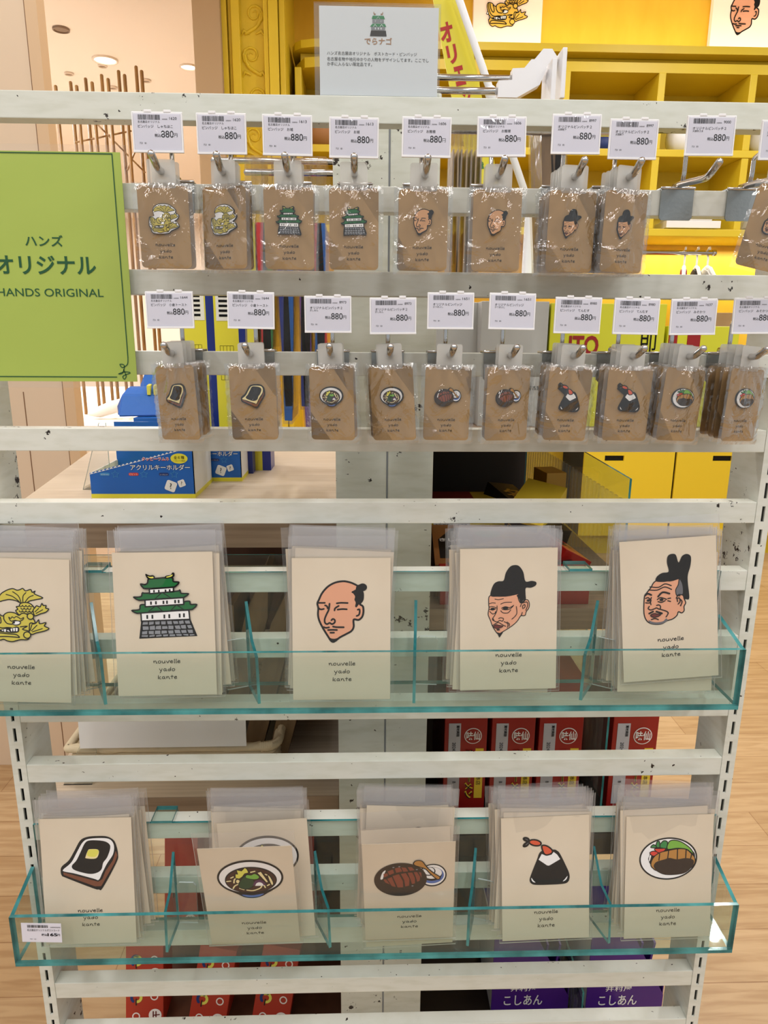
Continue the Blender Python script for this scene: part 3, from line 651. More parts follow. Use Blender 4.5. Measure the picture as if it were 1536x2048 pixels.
stack('riceball', 1091, 1757, -.033, 8, 1.8, 9, 'front postcard of a prawn-topped black rice ball in the lower tray', -1, 'the lower rice ball pile', lf)
stack('cutlet', 1337, 1754, -.033, 8, 1, 8, 'front postcard of a cutlet plate with salad, lower tray right', -.5, 'the rightmost lower pile', lf)

# ------------------------------------------------------------------ hooks with price tags and pin packs
mb = MB()
mb.prism([(-.0155, -.0245), (-.0135, -.0268), (.0135, -.0268), (.0155, -.0245), (.0155, .0015), (-.0155, .0015)], -.0022, -.0006, 'zinc', 'y')
mb.box((-.0155, -.0022, .0006), (.0155, .0205, .0020), 'zinc'); mb.box((-.0155, .0190, -.012), (.0155, .0205, .0006), 'zinc'); mb.tube([(-.0155, -.0022, .0014), (.0155, -.0022, .0014)], .0014, 'chrome')
BR = mb.mesh('bracket')
def bend(pts, n=5, r=.3):
    out = [Vector(pts[0])]
    for i in range(1, len(pts)-1):
        a, b, c = (Vector(pts[j]) for j in (i-1, i, i+1)); p = b.lerp(a, r); q = b.lerp(c, r)
        for k in range(n+1):
            t = k/n; out.append(p*(1-t)**2 + b*2*t*(1-t) + q*t*t)
    return out + [Vector(pts[-1])]
AR = MB().tube(bend([(0, .006, .0042), (0, -.012, .0034), (0, -.060, -.0015), (0, -.0800, .0070)], r=.25), .0030, 'chrome', 12).mesh('arm')
def rnd_rect(w, h, r, n=4):
    o = []
    for cx, cy_, a in ((w/2-r, h/2-r, 0), (-w/2+r, h/2-r, 90), (-w/2+r, -h/2+r, 180), (w/2-r, -h/2+r, 270)):
        o += [(cx+r*math.cos(R(a+90*k/n)), cy_+r*math.sin(R(a+90*k/n))) for k in range(n+1)]
    return o
KR = MB().prism(rnd_rect(.0425, .0665, .0035), 0, .0006, 'kraft'); handwriting(KR, 0, -.0152, .00182, 'softblack', pen=.2)
CARD = MB(); CARD.v = [v + Vector((0, 0, -.044)) for v in KR.v]; CARD.f, CARD.m, CARD.keys, CARD.sm = KR.f, KR.m, KR.keys, KR.sm; CARD = CARD.mesh('backing_card')
mb = MB(); mb.prism([(a, b-.0015) for a, b in rnd_rect(.0235, .0225, .002)], -.0002, .0002, 'tab_film', 'y'); TAB = mb.mesh('hanging_tab')
def bag_mesh(seed):
    g = random.Random(seed); nx, nz = 22, 34; vs = []; fs = []; w, z1, z0 = .0505, -.0085, -.0805
    ph = [g.uniform(0, 6.3) for _ in range(8)]; fr = [g.uniform(.7, 1.4) for _ in range(8)]; cx = g.uniform(-.006, .006)
    dents = [(g.uniform(-.024, .024), g.uniform(z0, z1), g.uniform(.003, .008), g.uniform(-.0011, .0011)) for _ in range(26)]
    for side in (0, 1):
        for j in range(nz+1):
            for i in range(nx+1):
                x = -w/2+w*i/nx; z = z0+(z1-z0)*j/nz; ex = 1-abs(2*i/nx-1)**5; ez = 1-abs(2*j/nz-1)**8
                r = math.hypot(x-cx, z-.004); a = math.atan2(x-cx, -(z-.004))
                fold = .0017*math.exp(-(r-.012)/.020)*math.sin(16*a*fr[0]+ph[0]) + .0009*math.sin(27*a*fr[1]+ph[1])*math.exp(-(r-.012)/.030)
                fold += .00035*math.sin(210*fr[2]*(x*.8+z*.5)+ph[2]) + .0003*math.sin(330*fr[3]*(x*.5-z*.7)+ph[3])
                for dx, dz, dr, da in dents: fold += da*math.exp(-((x-dx)**2+((z-dz)*.6)**2)/(dr*dr))
                y = (-.0032*ex*ez+fold*(.4+.6*ez)) if side == 0 else (.0022*ex*ez)
                y = min(y, -.0022*ex*ez) if side == 0 else y
                e = .0005*math.sin(j*2.1+ph[4])+.0004*math.sin(j*.9+ph[5]) if i in (0, nx) else 0
                vs.append((x+e, y, z))
    n = (nx+1)*(nz+1)
    for j in range(nz):
        for i in range(nx):
            q = j*(nx+1)+i; fs.append((q, q+1, q+nx+2, q+nx+1))
    mb = MB().add(vs[:n], fs, 'film', None, True)
    vb = []; fb = []
    for j in (0, nz//2, nz):
        for i in (0, nx//2, nx): vb.append(vs[n+j*(nx+1)+i])
    for j in range(2):
        for i in range(2): q = j*3+i; fb.append((q+3, q+4, q+1, q))
    mb.add(vb, fb, 'film', None, True)
    return mb.mesh('plastic_bag')
BAG = [bag_mesh(s) for s in (1, 2, 3, 4, 5)]
PIN = {}
PINW = dict(castle=.0215, lord=.0165, hat=.0155, twin=.0155, toast=.0212, noodles=.0222, eel=.0242, riceball=.0225, cutlet=.0232, shachi=.0245)
for k, a in ART.items():
    x0, x1, z0, z1 = bbox(a); kk = PINW[k]/(x1-x0)
    if k == 'castle': kk *= 1.02
    ox, oz = -(x0+x1)/2*kk, -(z0+z1)/2*kk; mb = MB()
    if k == 'shachi': sil = [a.T(p, 1) for p in smooth(SHSIL)]; c = (sum(p[0] for p in sil)/len(sil), sum(p[1] for p in sil)/len(sil)); sil = [(c[0]+(p[0]-c[0])*1.05, c[1]+(p[1]-c[1])*1.05) for p in sil]
    else: sil, c = radial(a)
    mb.prism([(p[0]*kk+ox, p[1]*kk+oz) for p in sil], -.0016, 0, 'black', 'y'); a.draw(mb, kk, ox, oz, -.00165, .000008, recol={'skin': 'pinskin', 'white': 'cream' if k == 'toast' else 'pinwhite', 'gold': 'pingold'}, raw=('butter', 'cream') if k == 'toast' else ())
    PIN[k] = mb
mat('pinskin', '#D9A272', .25); mat('pingold', '#C8B84C', .3)
for k in PIN: PIN[k] = PIN[k].mesh('pin_badge')
def pack(kind, loc, rx, ry, rz, label, group, bi):
    o = thing('pin_badge_pack', label, 'pin badge', loc, (R(rx), R(ry), R(rz)), group)
    link('backing_card', CARD, o); link('pin_badge', PIN[kind], o, (0, 0, -.0375), (0, R(g.uniform(-3, 3)), 0)); link('plastic_bag', BAG[bi % 5], o); link('hanging_tab', TAB, o)
    return o
ORD = ['first', 'second', 'third', 'fourth', 'fifth', 'sixth', 'seventh', 'eighth', 'ninth', 'tenth']
def bars(mb, x0, x1, z0, z1, y, g):
    x = x0
    while x < x1-.0002:
        w = g.choice((.00018, .00018, .00036, .0005)); mb.add([(x, y, z0), (min(x+w, x1), y, z0), (min(x+w, x1), y, z1), (x, y, z1)], [(0, 1, 2, 3)], 'ink'); x += w + g.choice((.0002, .0003, .0004))
def price_tag(loc, rot, code, l1, l2, l3, label, bold2=True):
    t = thing('price_tag', label, 'price tag', loc, rot, 'price tags on the hooks')
    mb = MB(); mb.box((-.0208, -.0008, -.0158), (.0208, .0008, .0158), 'tag_white', bev=.0006)
    for x in (-.0075, .0085): mb.box((x-.003, -.0012, .0150), (x+.003, .0012, .0172), 'tag_white', bev=.0005)
    mb.box((-.0208, -.0016, -.0158), (.0208, -.0008, -.0140), 'tag_white', bev=.0003)
    for x in (-.0206, .0196): mb.box((x, -.0014, -.0140), (x+.001, -.0008, .0150), 'tag_white')
    mb.build('tag_holder', t)
    mb = MB().box((-.0192, -.00105, -.0138), (.0192, -.00085, .0140), 'paper_tag'); y = -.0012; q = random.Random(code)
    bars(mb, -.0155, .0030, .0093, .0132, y, q); text(mb, '2400000', .0040, .0094, h=.0009, w=.0045, y=y, align='l', bold=0); text(mb, code, .0162, .0095, w=.0060, h=.0021, y=y, align='r', bold=0)
    if bold2:
        text(mb, l1, -.0158, .0068, w=.0020*len(l1), y=y, align='l', bold=.0); text(mb, l2, -.0158, .0031, w=.00262*len(l2)-.0004, y=y, align='l', bold=.004)
    else:
        text(mb, l2, -.0158, .0044, w=.00262*len(l2)-.0004, y=y, align='l', bold=.004); text(mb, l1, -.0158, .0026, w=.0018*len(l1), y=y, align='l', bold=.0)
    text(mb, '税込', -.0026, -.0038, w=.0052, y=y, align='l', bold=.010); text(mb, '880', .0028, -.0041, w=.0102, h=.0053, y=y, align='l', bold=.003); text(mb, '円', .0133, -.0036, w=.0028, y=y, align='l', bold=.0)
    text(mb, '721  81', -.0152, -.0092, w=.0056, h=.0013, y=y, align='l', bold=0)
    mb.build('price_paper', t)
    gg = random.Random(loc[0]*999); vs = [(-.0194+.0388*i/6, -.0016-.0007*math.sin(math.pi*i/6)*math.sin(math.pi*j/5)-gg.uniform(0, .0003)*(0 < i < 6 and 0 < j < 5), -.0139+.0280*j/5) for j in range(6) for i in range(7)]
    MB().add(vs, [(j*7+i, j*7+i+1, j*7+i+8, j*7+i+7) for j in range(5) for i in range(6)], 'cover', None, True).build('clear_cover', t); return t
NM = '名古屋店オリジナル'; PB = 'ピンバッジ　'; P2 = 'オリジナルピンバッチ２'
ROW1 = [(345, 'shachi', 2, '1620', NM, PB+'しゃちほこ', 1), (462, 'shachi', 3, '1620', NM, PB+'しゃちほこ', 1), (585, 'castle', 2, '1613', NM, PB+'お城', 1), (710, 'castle', 1, '1613', NM, PB+'お城', 1), (843, 'lord', 2, '1606', NM, PB+'お館様', 1),
        (982, 'lord', 2, '1606', NM, PB+'お館様', 1), (1126, 'hat', 5, '8997', '太閤殿下', P2, 0), (1229, 'hat', 5, '8997', '太閤殿下', P2, 0), (1370, 'twin', 0, '9000', '大御所さま', P2, 0), (1506, 'twin', 1, '9000', '大御所さま', P2, 0)]
ROW2 = [(365, 'toast', 4, '1644', NM, PB+'小倉トースト', 1), (512, 'toast', 2, '1644', NM, PB+'小倉トースト', 1), (665, 'noodles', 2, '8973', 'きしめん', P2, 0), (776, 'noodles', 2, '8973', 'きしめん', P2, 0), (891, 'eel', 2, '1651', 'ひつまぶし', 'オリジナルピンバッジ', 0),
        (1005, 'eel', 2, '1651', 'ひつまぶし', 'オリジナルピンバッジ', 0), (1125, 'riceball', 4, '8980', NM, PB+'てんむす', 1), (1237, 'riceball', 3, '8980', NM, PB+'てんむす', 1), (1344, 'cutlet', 5, '1637', NM, PB+'みそかつ', 1), (1461, 'cutlet', 4, '1637', NM, PB+'みそかつ', 1)]
POSE = {(0, 0): (0, 0, 4), (0, 1): (0, 1, -22), (0, 2): (0, 0, 2), (0, 3): (0, 0, 0), (0, 4): (0, 0, -3), (0, 5): (0, 0, 2), (0, 6): (0, .5, 6), (0, 7): (0, 1, 16), (0, 9): (0, 12, 0),
        (1, 0): (0, -3, -24), (1, 1): (0, -1, -4), (1, 2): (0, -1.5, -18), (1, 3): (0, -4, -24), (1, 4): (0, 1, 3), (1, 5): (0, 1, 14), (1, 6): (0, 3, 10), (1, 7): (0, 1.5, 4), (1, 8): (0, 4, 14), (1, 9): (0, 3, 22)}
TAGPX = [[(316, 265), (443.5, 268), (575, 271), (708, 276), (853, 275), (1003, 274), (1152, 269), (1266, 279), (1420, 272), (1567, 281)],
         [(340, 620), (502, 621), (656, 629), (786, 632), (901, 622), (1024, 623), (1155, 631), (1272, 633), (1386, 634), (1511, 632)]]
for r, (row, zb, py, rn) in enumerate(((ROW1, ZT[1], 328, 'upper'), (ROW2, ZT[3], 672, 'lower'))):
    for i, (px, kind, n, code, l1, l2, b2) in enumerate(row):
        X = at(px, py, -.012).x; TP = at(*TAGPX[r][i], -.0545)
        pos = f'{ORD[i]} from left in the {rn} hook row'
        nm = SHORT.get(kind, kind); h = thing('display_hook', f'chrome display hook, {nm+" pin packs" if n else "hanging empty"}, {pos}', 'hook', (X, 0, zb), group='chrome hooks on the rack')
        link('bracket', BR, h); link('arm', AR, h)
        zt = TP.z-zb
        MB().tube(bend([(0, -.010, .0040), (0, -.0125, .012), (0, -.0125, zt-.004), (0, -.052, zt-.001)], r=.2), .0021, 'chrome', 8).build('tag_arm', h)
        price_tag((TP.x, TP.y, TP.z), (R(g.uniform(-3, 1)), R(g.uniform(-.8, .8)), R(g.uniform(-3, 3))), code, l1, l2, None, f'white 880 yen price tag above the hook {pos}', b2)
        for j in range(n):
            rx, ry, rz = POSE.get((r, i), (0, 0, 0)); step = min(.0115, .036/max(n-1, 1))
            if j: rx, ry, rz = rx+g.uniform(-1, 1), ry*.6+g.uniform(-1.5, 1.5), rz*(1-.25*j)+g.uniform(-4, 4)
            y = -.0525+j*step-(.022 if (r, i) == (0, 9) else 0)
            lab = f'front kraft pin pack, {SHORT.get(kind, WHAT[kind])} badge, {ORD[i]} hook from left, {rn} row' if j == 0 else f'kraft pin pack behind the front one, {ORD[i]} hook from left, {rn} row'
            pack(kind, (X+g.uniform(-.0008, .0008), y, zb-.001+.0005*j), rx, ry, rz, lab, f'pin packs on the {ORD[i]} hook of the {rn} row', r*7+i*3+j)
# ------------------------------------------------------------------ the shop behind: materials
plank_mat('floor_wood', '#C6A880', '#B8986F', '#9A7550')
mat('pale_wood', '#D6C6B0', .5, noise=(3, '#C3B199', (2, 90, 40)))
mat('grey_shade_wood', '#A58F79', .5, noise=(3, '#8F7A66', (2, 60, 60)))
mat('brown_panel', '#5A3A28', .5, noise=(5, '#4A2E20', (8, 8, 1)))
mat('dark_panel', '#2b211b', .5)
mat('beige_wall', '#DFC8AC', .6); mat('beige_trim', '#D8B892', .55); mat('seam', '#7d5a3c', .7)
mat('far_wall', '#EBDCCB', .7); mat('ceil', '#F1E7DF', .7); mat('lamp_on', '#FFF6E6', .5, emit=6); mat('lamp_ring', '#E9DCCF', .5); mat('lamp_off', '#8a7767', .6)
mat('taupe', '#B39A77', .6); mat('yellow', '#DEC42C', .45, noise=(2.2, '#D6BA24', (1, 1, 1))); mat('yellow_wall', '#EFC232', .45, noise=(3, '#E8B726', (3, 3, 1)))
mat('yellow_door', '#E9CB28', .45); mat('bronze', '#96703C', .4, noise=(40, '#78572c', (1, 1, .2)))
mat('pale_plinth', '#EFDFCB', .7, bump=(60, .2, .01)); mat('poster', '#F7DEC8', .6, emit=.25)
mat('sign_paper', '#E9ECF2', .5); mat('castle_green', '#2f8a54', .5); mat('castle_grey', '#8c9096', .5); mat('copper', '#B07F52', .5)
mat('sign_green', '#A3B84C', .5, coat=.6, bump=(6, .25, .02)); mat('sign_ink', '#13502b', .5)
mat('banner', '#E6D93A', .4); mat('banner_red', '#B5221c', .5); mat('pole_white', '#EEF0F2', .35)
mat('box_blue', '#1560B8', .35); mat('box_yellow', '#E8DF3C', .4); mat('box_white', '#ECECEA', .45); mat('navy', '#17306e', .5); mat('logo_red', '#D0352c', .5); mat('pill_blue', '#3f8fc9', .5)
mat('pouch_blue', '#1466C4', .45, bump=(70, .25, .004)); mat('zip_yellow', '#E9E25a', .5)
mat('ramen_red', '#961813', .3); mat('ramen_gold', '#D8A93a', .35); mat('ramen_black', '#1b1512', .35); mat('ramen_brown', '#8a5a2c', .4); mat('label_yellow', '#E6C83a', .45)
mat('violet', '#43187A', .35); mat('gift_red', '#B03420', .4); mat('ring_white', '#F0E6DF', .5); mat('sticker', '#B9BBC2', .5)
mat('basket', '#D9C9A8', .7, bump=(90, .5, .004)); mat('kraft_bag', '#8F7350', .7, noise=(6, '#5d4730', (6, 1, 1))); mat('grey_box', '#B8BAB6', .45); mat('lime_box', '#D3D42C', .4)
mat('pack_green', '#2c7a3a', .35); mat('pack_navy', '#1a2f8a', .3); mat('pack_red', '#C9262a', .3); mat('pack_purple', '#7b4aa0', .3); mat('packet_beige', '#B9A58C', .5); mat('packet_grey', '#9C9088', .5); mat('garment_red', '#8e1f22', .7); mat('garment_black', '#1a1a1c', .7)

def px_prism(mb, pts, Y, t, key, edge=None):
    """outline seen on a plane at distance Y, given its real thickness t backwards"""
    q = [at(x, y, Y) for x, y in pts]; mb.prism([(p.x, p.z) for p in q], Y, Y+t, key, 'y', edge=edge); return mb
def vbox(mb, x0, x1, y0, y1, Y, t, key, bev=0):
    """box whose front face covers x0..x1, y0..y1 of the view at distance Y"""
    a, b = at(x0, (y0+y1)/2, Y), at(x1, (y0+y1)/2, Y); c, d = at((x0+x1)/2, y1, Y), at((x0+x1)/2, y0, Y)
    mb.box((a.x, Y, c.z), (b.x, Y+t, d.z), key, bev=bev); return a.x, b.x, c.z, d.z

# ------------------------------------------------------------------ setting
CZ = 3.6
struct(MB().box((-7, -3.5, -.05), (8, 14, 0), 'floor_wood').build('floor'), 'pale oak plank floor seen beside the rack', 'floor')
struct(MB().box((-7, -3.5, CZ), (8, 14, CZ+.05), 'ceil').build('ceiling'), 'warm white ceiling with round downlights at top left', 'ceiling')
struct(MB().box((-.8, 4.45, 0), (8, 4.6, CZ), 'yellow_wall').build('wall_back'), 'bright yellow wall behind the shelf unit', 'wall')
struct(MB().box((-7, 13.8, 0), (-.8, 14, CZ), 'far_wall').build('wall_far'), 'far warm beige wall beyond the golden poles', 'wall')
ex = -.897
w = thing('wall_left', 'beige panelled partition wall at left with thin vertical seams', 'wall', (-2, 1.5, 0)); w['kind'] = 'structure'
mb = MB().box((-1.6, 0, 0), (ex-.035+2, .05, 3.4), 'beige_wall'); mb.build('panel', w)
MB().box((ex-.032+2, -.004, 0), (ex+2, .05, 3.4), 'beige_trim').build('trim_strip', w)
for x, h in ((ex-.034, 3.4), (at(60, 900, 1.5).x, 1.28)): MB().box((x-.0012+2, -.0012, 0), (x+.0012+2, 0, h), 'seam').build('seam', w)
c0, c1 = at(391, 170, 3.8).x, at(446, 170, 3.8).x
struct(MB().box((c0, 3.8, 0), (c1, 4.5, CZ), 'taupe', bev=.004).build('wall_return'), 'taupe wall end beside the yellow carved pilaster', 'wall')

def downlight(px, py, r, on, label):
    p = atz(px, py, CZ); t = thing('ceiling_light' if on != 2 else 'ceiling_sprinkler', label, 'ceiling light' if on != 2 else 'ceiling fitting', (p.x, p.y, CZ), group='downlights')
    MB().lathe([(r*1.18, -.002), (r*1.18, -.014), (r*1.0, -.016), (r*.98, -.004)], 'lamp_ring' if on else 'lamp_off', 28).build('ring', t)
    MB().lathe([(r*.98, -.006), (r*.6, -.008), (.001, -.009)], 'lamp_on' if on == 1 else 'lamp_off', 28).build('lens', t)
downlight(210, 118, .085, 1, 'lit round downlight in the middle of the ceiling'); downlight(377, 132, .062, 1, 'lit round downlight beside the taupe wall end'); downlight(122, 57, .05, 0, 'unlit round downlight nearest the left partition')
for x, y, l in ((205, 130, 'small dark ceiling disc just below the large lit downlight'), (138, 146, 'small dark ceiling disc over the leftmost golden poles'), (226, 174, 'small dark ceiling disc between the golden poles'), (293, 160, 'small dark ceiling disc right of the tallest golden poles')): downlight(x, y, .032, 2, l)
p = atz(215, 262, CZ)
# golden pole sculpture on a pale plinth
struct(MB().box((-4.2, 3.9, 0), (-1.25, 7.5, .88), 'pale_plinth').build('trim_1'), 'pale raised platform under the golden poles', 'platform')
for i, (x, y, xb) in enumerate([(111, 173, 122), (141, 165, 150), (153, 173, 163), (171, 158, 181), (184, 166, 194), (203, 151, 212), (216, 159, 225), (237, 143, 253), (249, 151, 264), (272, 134, 290), (283, 143, 300)]):
    Y = 4.6+.3*(i % 2); a = at(x, y, Y)
    m = MB().tube([(a.x, Y, .88), (a.x, Y, a.z)], .0125, 'bronze', 8)
    tag(m.build('golden_pole'), f'thin golden pole, {ORD[i] if i < 10 else "last"} from left of those topping the rack', 'pole', 'golden poles standing at left')
for i, (x0, y0, x1, y1) in enumerate([(150, 285, 262, 262), (196, 250, 290, 345), (255, 340, 292, 250)]):
    a, b = at(x0, y0, 4.66), at(x1, y1, 4.66); tag(MB().tube([a, b], .006, 'bronze', 6).build('brace_rod'), 'thin golden rod crossing slantwise between the poles', 'rod', 'slanting rods between the poles')
a = at(205, 792, 4.3); m = MB().tube([(-.0, 0, 0), (.06, 0, .01), (.16, .01, .045), (.24, .02, .07)], .045, 'pole_white', 12, taper=[.35, .8, 1, .9]); tag(m.build('white_slipper', None, (a.x-.1, 4.3, .915)), 'white slipper on the pale platform left of the blue pouch', 'slipper')

# carved yellow pilaster
X0, X1 = at(447, 170, 3.85).x, at(573, 170, 3.85).x; Wp = X1-X0
pil = thing('wall_pilaster', 'yellow carved pilaster with scrolling leaf relief beside the taupe wall end', 'pilaster', (X0, 3.85, 0)); pil['kind'] = 'structure'
mb = MB().box((0, .03, 0), (Wp, .6, CZ), 'yellow')
for f0, f1, d in ((0, .10, -.01), (.10, .16, .012), (.16, .30, -.02), (.66, .74, -.012), (.74, .90, -.03), (.90, 1.0, -.008)): mb.box((Wp*f0+.002, d, 0), (Wp*f1-.002, .035, CZ), 'yellow', bev=.004)
mb.build('shaft', pil)
def spiral(cx, cz, r, d, n=16): return [(cx+d*r*(1-i/n*.8)*math.cos(i*.62-1.2), -.0, cz+r*(1-i/n*.8)*math.sin(i*.62-1.2)) for i in range(n+1)]
mb = MB(); cx = Wp*.48
for k in range(9):
    z = 1.75+k*.21; d = 1 if k % 2 else -1
    mb.tube([(x, .028, zz) for x, _, zz in spiral(cx+d*.012, z, .052, d)], .009, 'yellow', 6, taper=[1-.045*i for i in range(17)])
    mb.tube(bend([(cx-d*.04, .028, z-.10), (cx+d*.035, .028, z-.06), (cx+d*.05, .028, z)], r=.4), .010, 'yellow', 6)
    for s in (-1, 1): mb.tube([(cx+s*.02, .028, z-.10), (cx+s*.05, .026, z-.085), (cx+s*.065, .028, z-.11)], .010, 'yellow', 6, taper=[.5, 1.1, .4])
mb.build('scroll_relief', pil)

# yellow shelf unit
YF, YB = 4.0, 4.44
def zy(y): return at(1300, y, YF).z
su0 = at(582, 150, YF).x; unit = thing('wall_shelf_unit', 'long yellow cubby shelf unit along the yellow wall', 'shelf unit', (su0, YF, 0)); UL = 4.6
def U(name, x0, x1, z0, z1, y0=0, y1=YB-YF, key='yellow', bev=.004): return MB().box((x0, y0, z0), (x1, y1, z1), key, bev=bev).build(name, unit)
prof = [(.0, .03)] + [(.16-.16*math.cos(R(a)), .03-(.16*math.sin(R(a)))+.0) for a in ()]
MB().prism([(0, .14), (.02, .07), (.06, .025), (.14, 0), (UL, 0), (UL, YB-YF), (0, YB-YF)], zy(106), zy(90), 'yellow', 'z').build('top_board', unit)
U('cornice_rail', .05, UL, zy(124), zy(106)-.001, .10); MB().prism([(0.02, .16), (.08, .03), (.16, .012), (UL, .012), (UL, YB-YF), (0.02, YB-YF)], zy(144), zy(124), 'yellow', 'z').build('upper_board', unit)
U('middle_board', .02, UL, zy(313), zy(298)); U('lower_board', .02, UL, zy(472), zy(457))
U('back_board', .02, UL, zy(457), zy(144), YB-YF-.02, YB-YF, bev=0)
for i, x in enumerate((760, 945, 1126.5, 1317, 1500)):
    xx = at(x+7, 175, YF).x-su0; U('upright_board', xx-.022, xx+.022, zy(298), zy(144), .005); U('upright_board', xx-.022+.004, xx+.022+.004, zy(457), zy(313), .005)
U('upright_board', .0+.02, .06, zy(457), zy(144), .02)
# strip light under the shelf (a real lamp washing the recess)
area('shelf_strip_lamp', (2.4, 4.3, zy(472)-.03), 2.2, 14, (1, .95, .75), (0, 0, 0), .05); area('poster_strip_lamp', (2.2, 4.25, zy(88)+.02), 3.2, 9, (1, .97, .88), (R(180), 0, 0), .05)
# cabinet with hand holes below
zt, zb = at(1400, 860, 3.9).z, .14
for i, (xa, xb) in enumerate(((1165, 1347), (1349, 1530), (1532, 1715))):
    xa, xb = at(xa, 950, 3.9).x, at(xb, 950, 3.9).x
    t = thing('cabinet', ['yellow cube cabinet seen through the glassy tray edge right of the noodle boxes', 'yellow cube cabinet with a dark hand hole, beside the right upright', 'yellow cube cabinet half hidden behind the right upright'][i], 'cabinet', ((xa+xb)/2, 3.9, zb), group='yellow cabinets')
    wd, ht = (xb-xa)/2-.004, zt-zb; hx = at(1445, 917, 3.9).z-zb; hx0 = .1; hw, hh2 = .065, .018; o = .02 if i else .03
    mb = MB(); xc = at((1229, 1445, 1640)[i], 917, 3.9).x-(xa+xb)/2
    for q in (((-wd, 0), (xc-hw, ht)), ((xc+hw, 0), (wd, ht)), ((xc-hw, 0), (xc+hw, hx-hh2)), ((xc-hw, hx+hh2), (xc+hw, ht))): mb.box((q[0][0], 0, q[0][1]), (q[1][0], .018, q[1][1]), 'yellow_door')
    mb.build('door', t); MB().box((-wd, .019, 0), (wd, .5, ht), 'slot_shade').build('body', t)  # body coloured near-black so the hand hole reads as shaded
struct(MB().box((at(1165, 950, 3.9).x, 3.95, 0), (at(1715, 950, 3.9).x, 4.4, .135), 'yellow').build('baseboard_back'), 'yellow plinth under the cabinets', 'plinth')
# white boxes and wrapped goods in the cubbies
for x0, x1, y0, y1, l in ((1333, 1442, 441, 456, 'flat white box on the lowest yellow board right of the empty hook'), (1495, 1600, 441, 456, 'flat white box on the lowest yellow board by the right edge'), (1345, 1425, 433, 441, 'smaller white box lying on the flat white box')):
    mb = MB(); vbox(mb, x0, x1, y0, y1, YF+.03, .2, 'box_white', .004); tag(mb.build('white_box'), l, 'box', 'white boxes on the yellow shelf')
for x, y, r, k, l in ((1362, 275, .095, 'pole_white', 'white round wrapped ball in the cubby behind the empty hook tag'), (1209, 266, .06, 'navy', 'blue and white ball in the cubby behind the two hat tags'), (1100, 262, .1, 'ramen_gold', 'glossy amber wrapped ball in the cubby left of the hat tags'), (642, 268, .125, 'copper', 'glossy copper coloured round head in the cubby above the rods'), (1530, 270, .09, 'pole_white', 'white round ball in the cubby at the right edge')):
    p = at(x, y, YF+.16); z0 = zy(298); mb = MB().lathe([(.001, 0), (r*.6, .01), (r*.95, r*.6), (r, r), (r*.92, r*1.5), (r*.6, r*1.9), (.001, r*2.02)], k, 20); tag(mb.build('round_toy', None, (p.x, YF+.16, z0)), l, 'ball')
# hanging rail
p = at(1336, 505, 4.1); q = at(1428, 507, 4.1)
t = thing('hanging_rail', 'chrome hanging rail end in the bright yellow recess', 'rail', (p.x, 4.1, p.z)); MB().tube([(-.5, 0, 0), (q.x-p.x, 0, 0)], .016, 'chrome', 12).build('rail', t); MB().lathe([(.001, .0), (.02, .0), (.02, .02), (.001, .02)], 'chrome', 14, Matrix.Rotation(R(90), 4, 'Y'), (0, 0, q.x-p.x-.01)).build('end_cap', t); MB().tube([(-.45, 0, 0), (-.45, .34, 0)], .01, 'chrome').build('bracket', t)
for i, x in enumerate((1371, 1396, 1418)):
    a = at(x, 503, 4.1); t = thing('clothes_hanger', f'pale clothes hanger, {["left","middle","right"][i]} of three on the chrome rail', 'hanger', (a.x, 4.1, a.z), (0, 0, R(68+8*i)), 'hangers on the rail')
    MB().tube([(-.02, 0, .012), (-.012, 0, .024), (.006, 0, .024), (.018, 0, .01), (.014, 0, -.02), (.0, 0, -.05), (0, 0, -.10)], .006, 'pole_white', 8).build('hook', t)
    MB().tube([(-.2, 0, -.2), (-.06, 0, -.11), (0, 0, -.095), (.06, 0, -.11), (.2, 0, -.2)], .012, 'pole_white', 8).build('shoulder_bar', t)
    MB().prism([(-.21, -.215), (-.06, -.125), (0, -.11), (.06, -.125), (.21, -.215), (.19, -.55), (-.19, -.55)], -.02, .02, ['garment_red', 'garment_black', 'box_white'][i], 'y').build('garment', t)
# lit posters
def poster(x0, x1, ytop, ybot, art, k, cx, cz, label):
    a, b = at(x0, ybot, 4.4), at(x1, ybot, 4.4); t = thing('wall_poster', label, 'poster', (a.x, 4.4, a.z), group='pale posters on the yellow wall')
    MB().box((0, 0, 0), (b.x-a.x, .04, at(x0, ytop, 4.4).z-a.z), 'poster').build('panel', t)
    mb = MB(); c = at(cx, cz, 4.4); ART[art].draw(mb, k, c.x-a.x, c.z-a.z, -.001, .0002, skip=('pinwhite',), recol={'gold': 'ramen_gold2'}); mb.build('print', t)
mat('ramen_gold2', '#EBC04A', .5)
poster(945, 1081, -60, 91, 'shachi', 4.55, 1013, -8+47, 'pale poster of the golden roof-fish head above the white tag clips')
poster(1418, 1560, -60, 97, 'lord', 3.9, 1487, 52, 'pale poster of the topknot man at the top right corner')

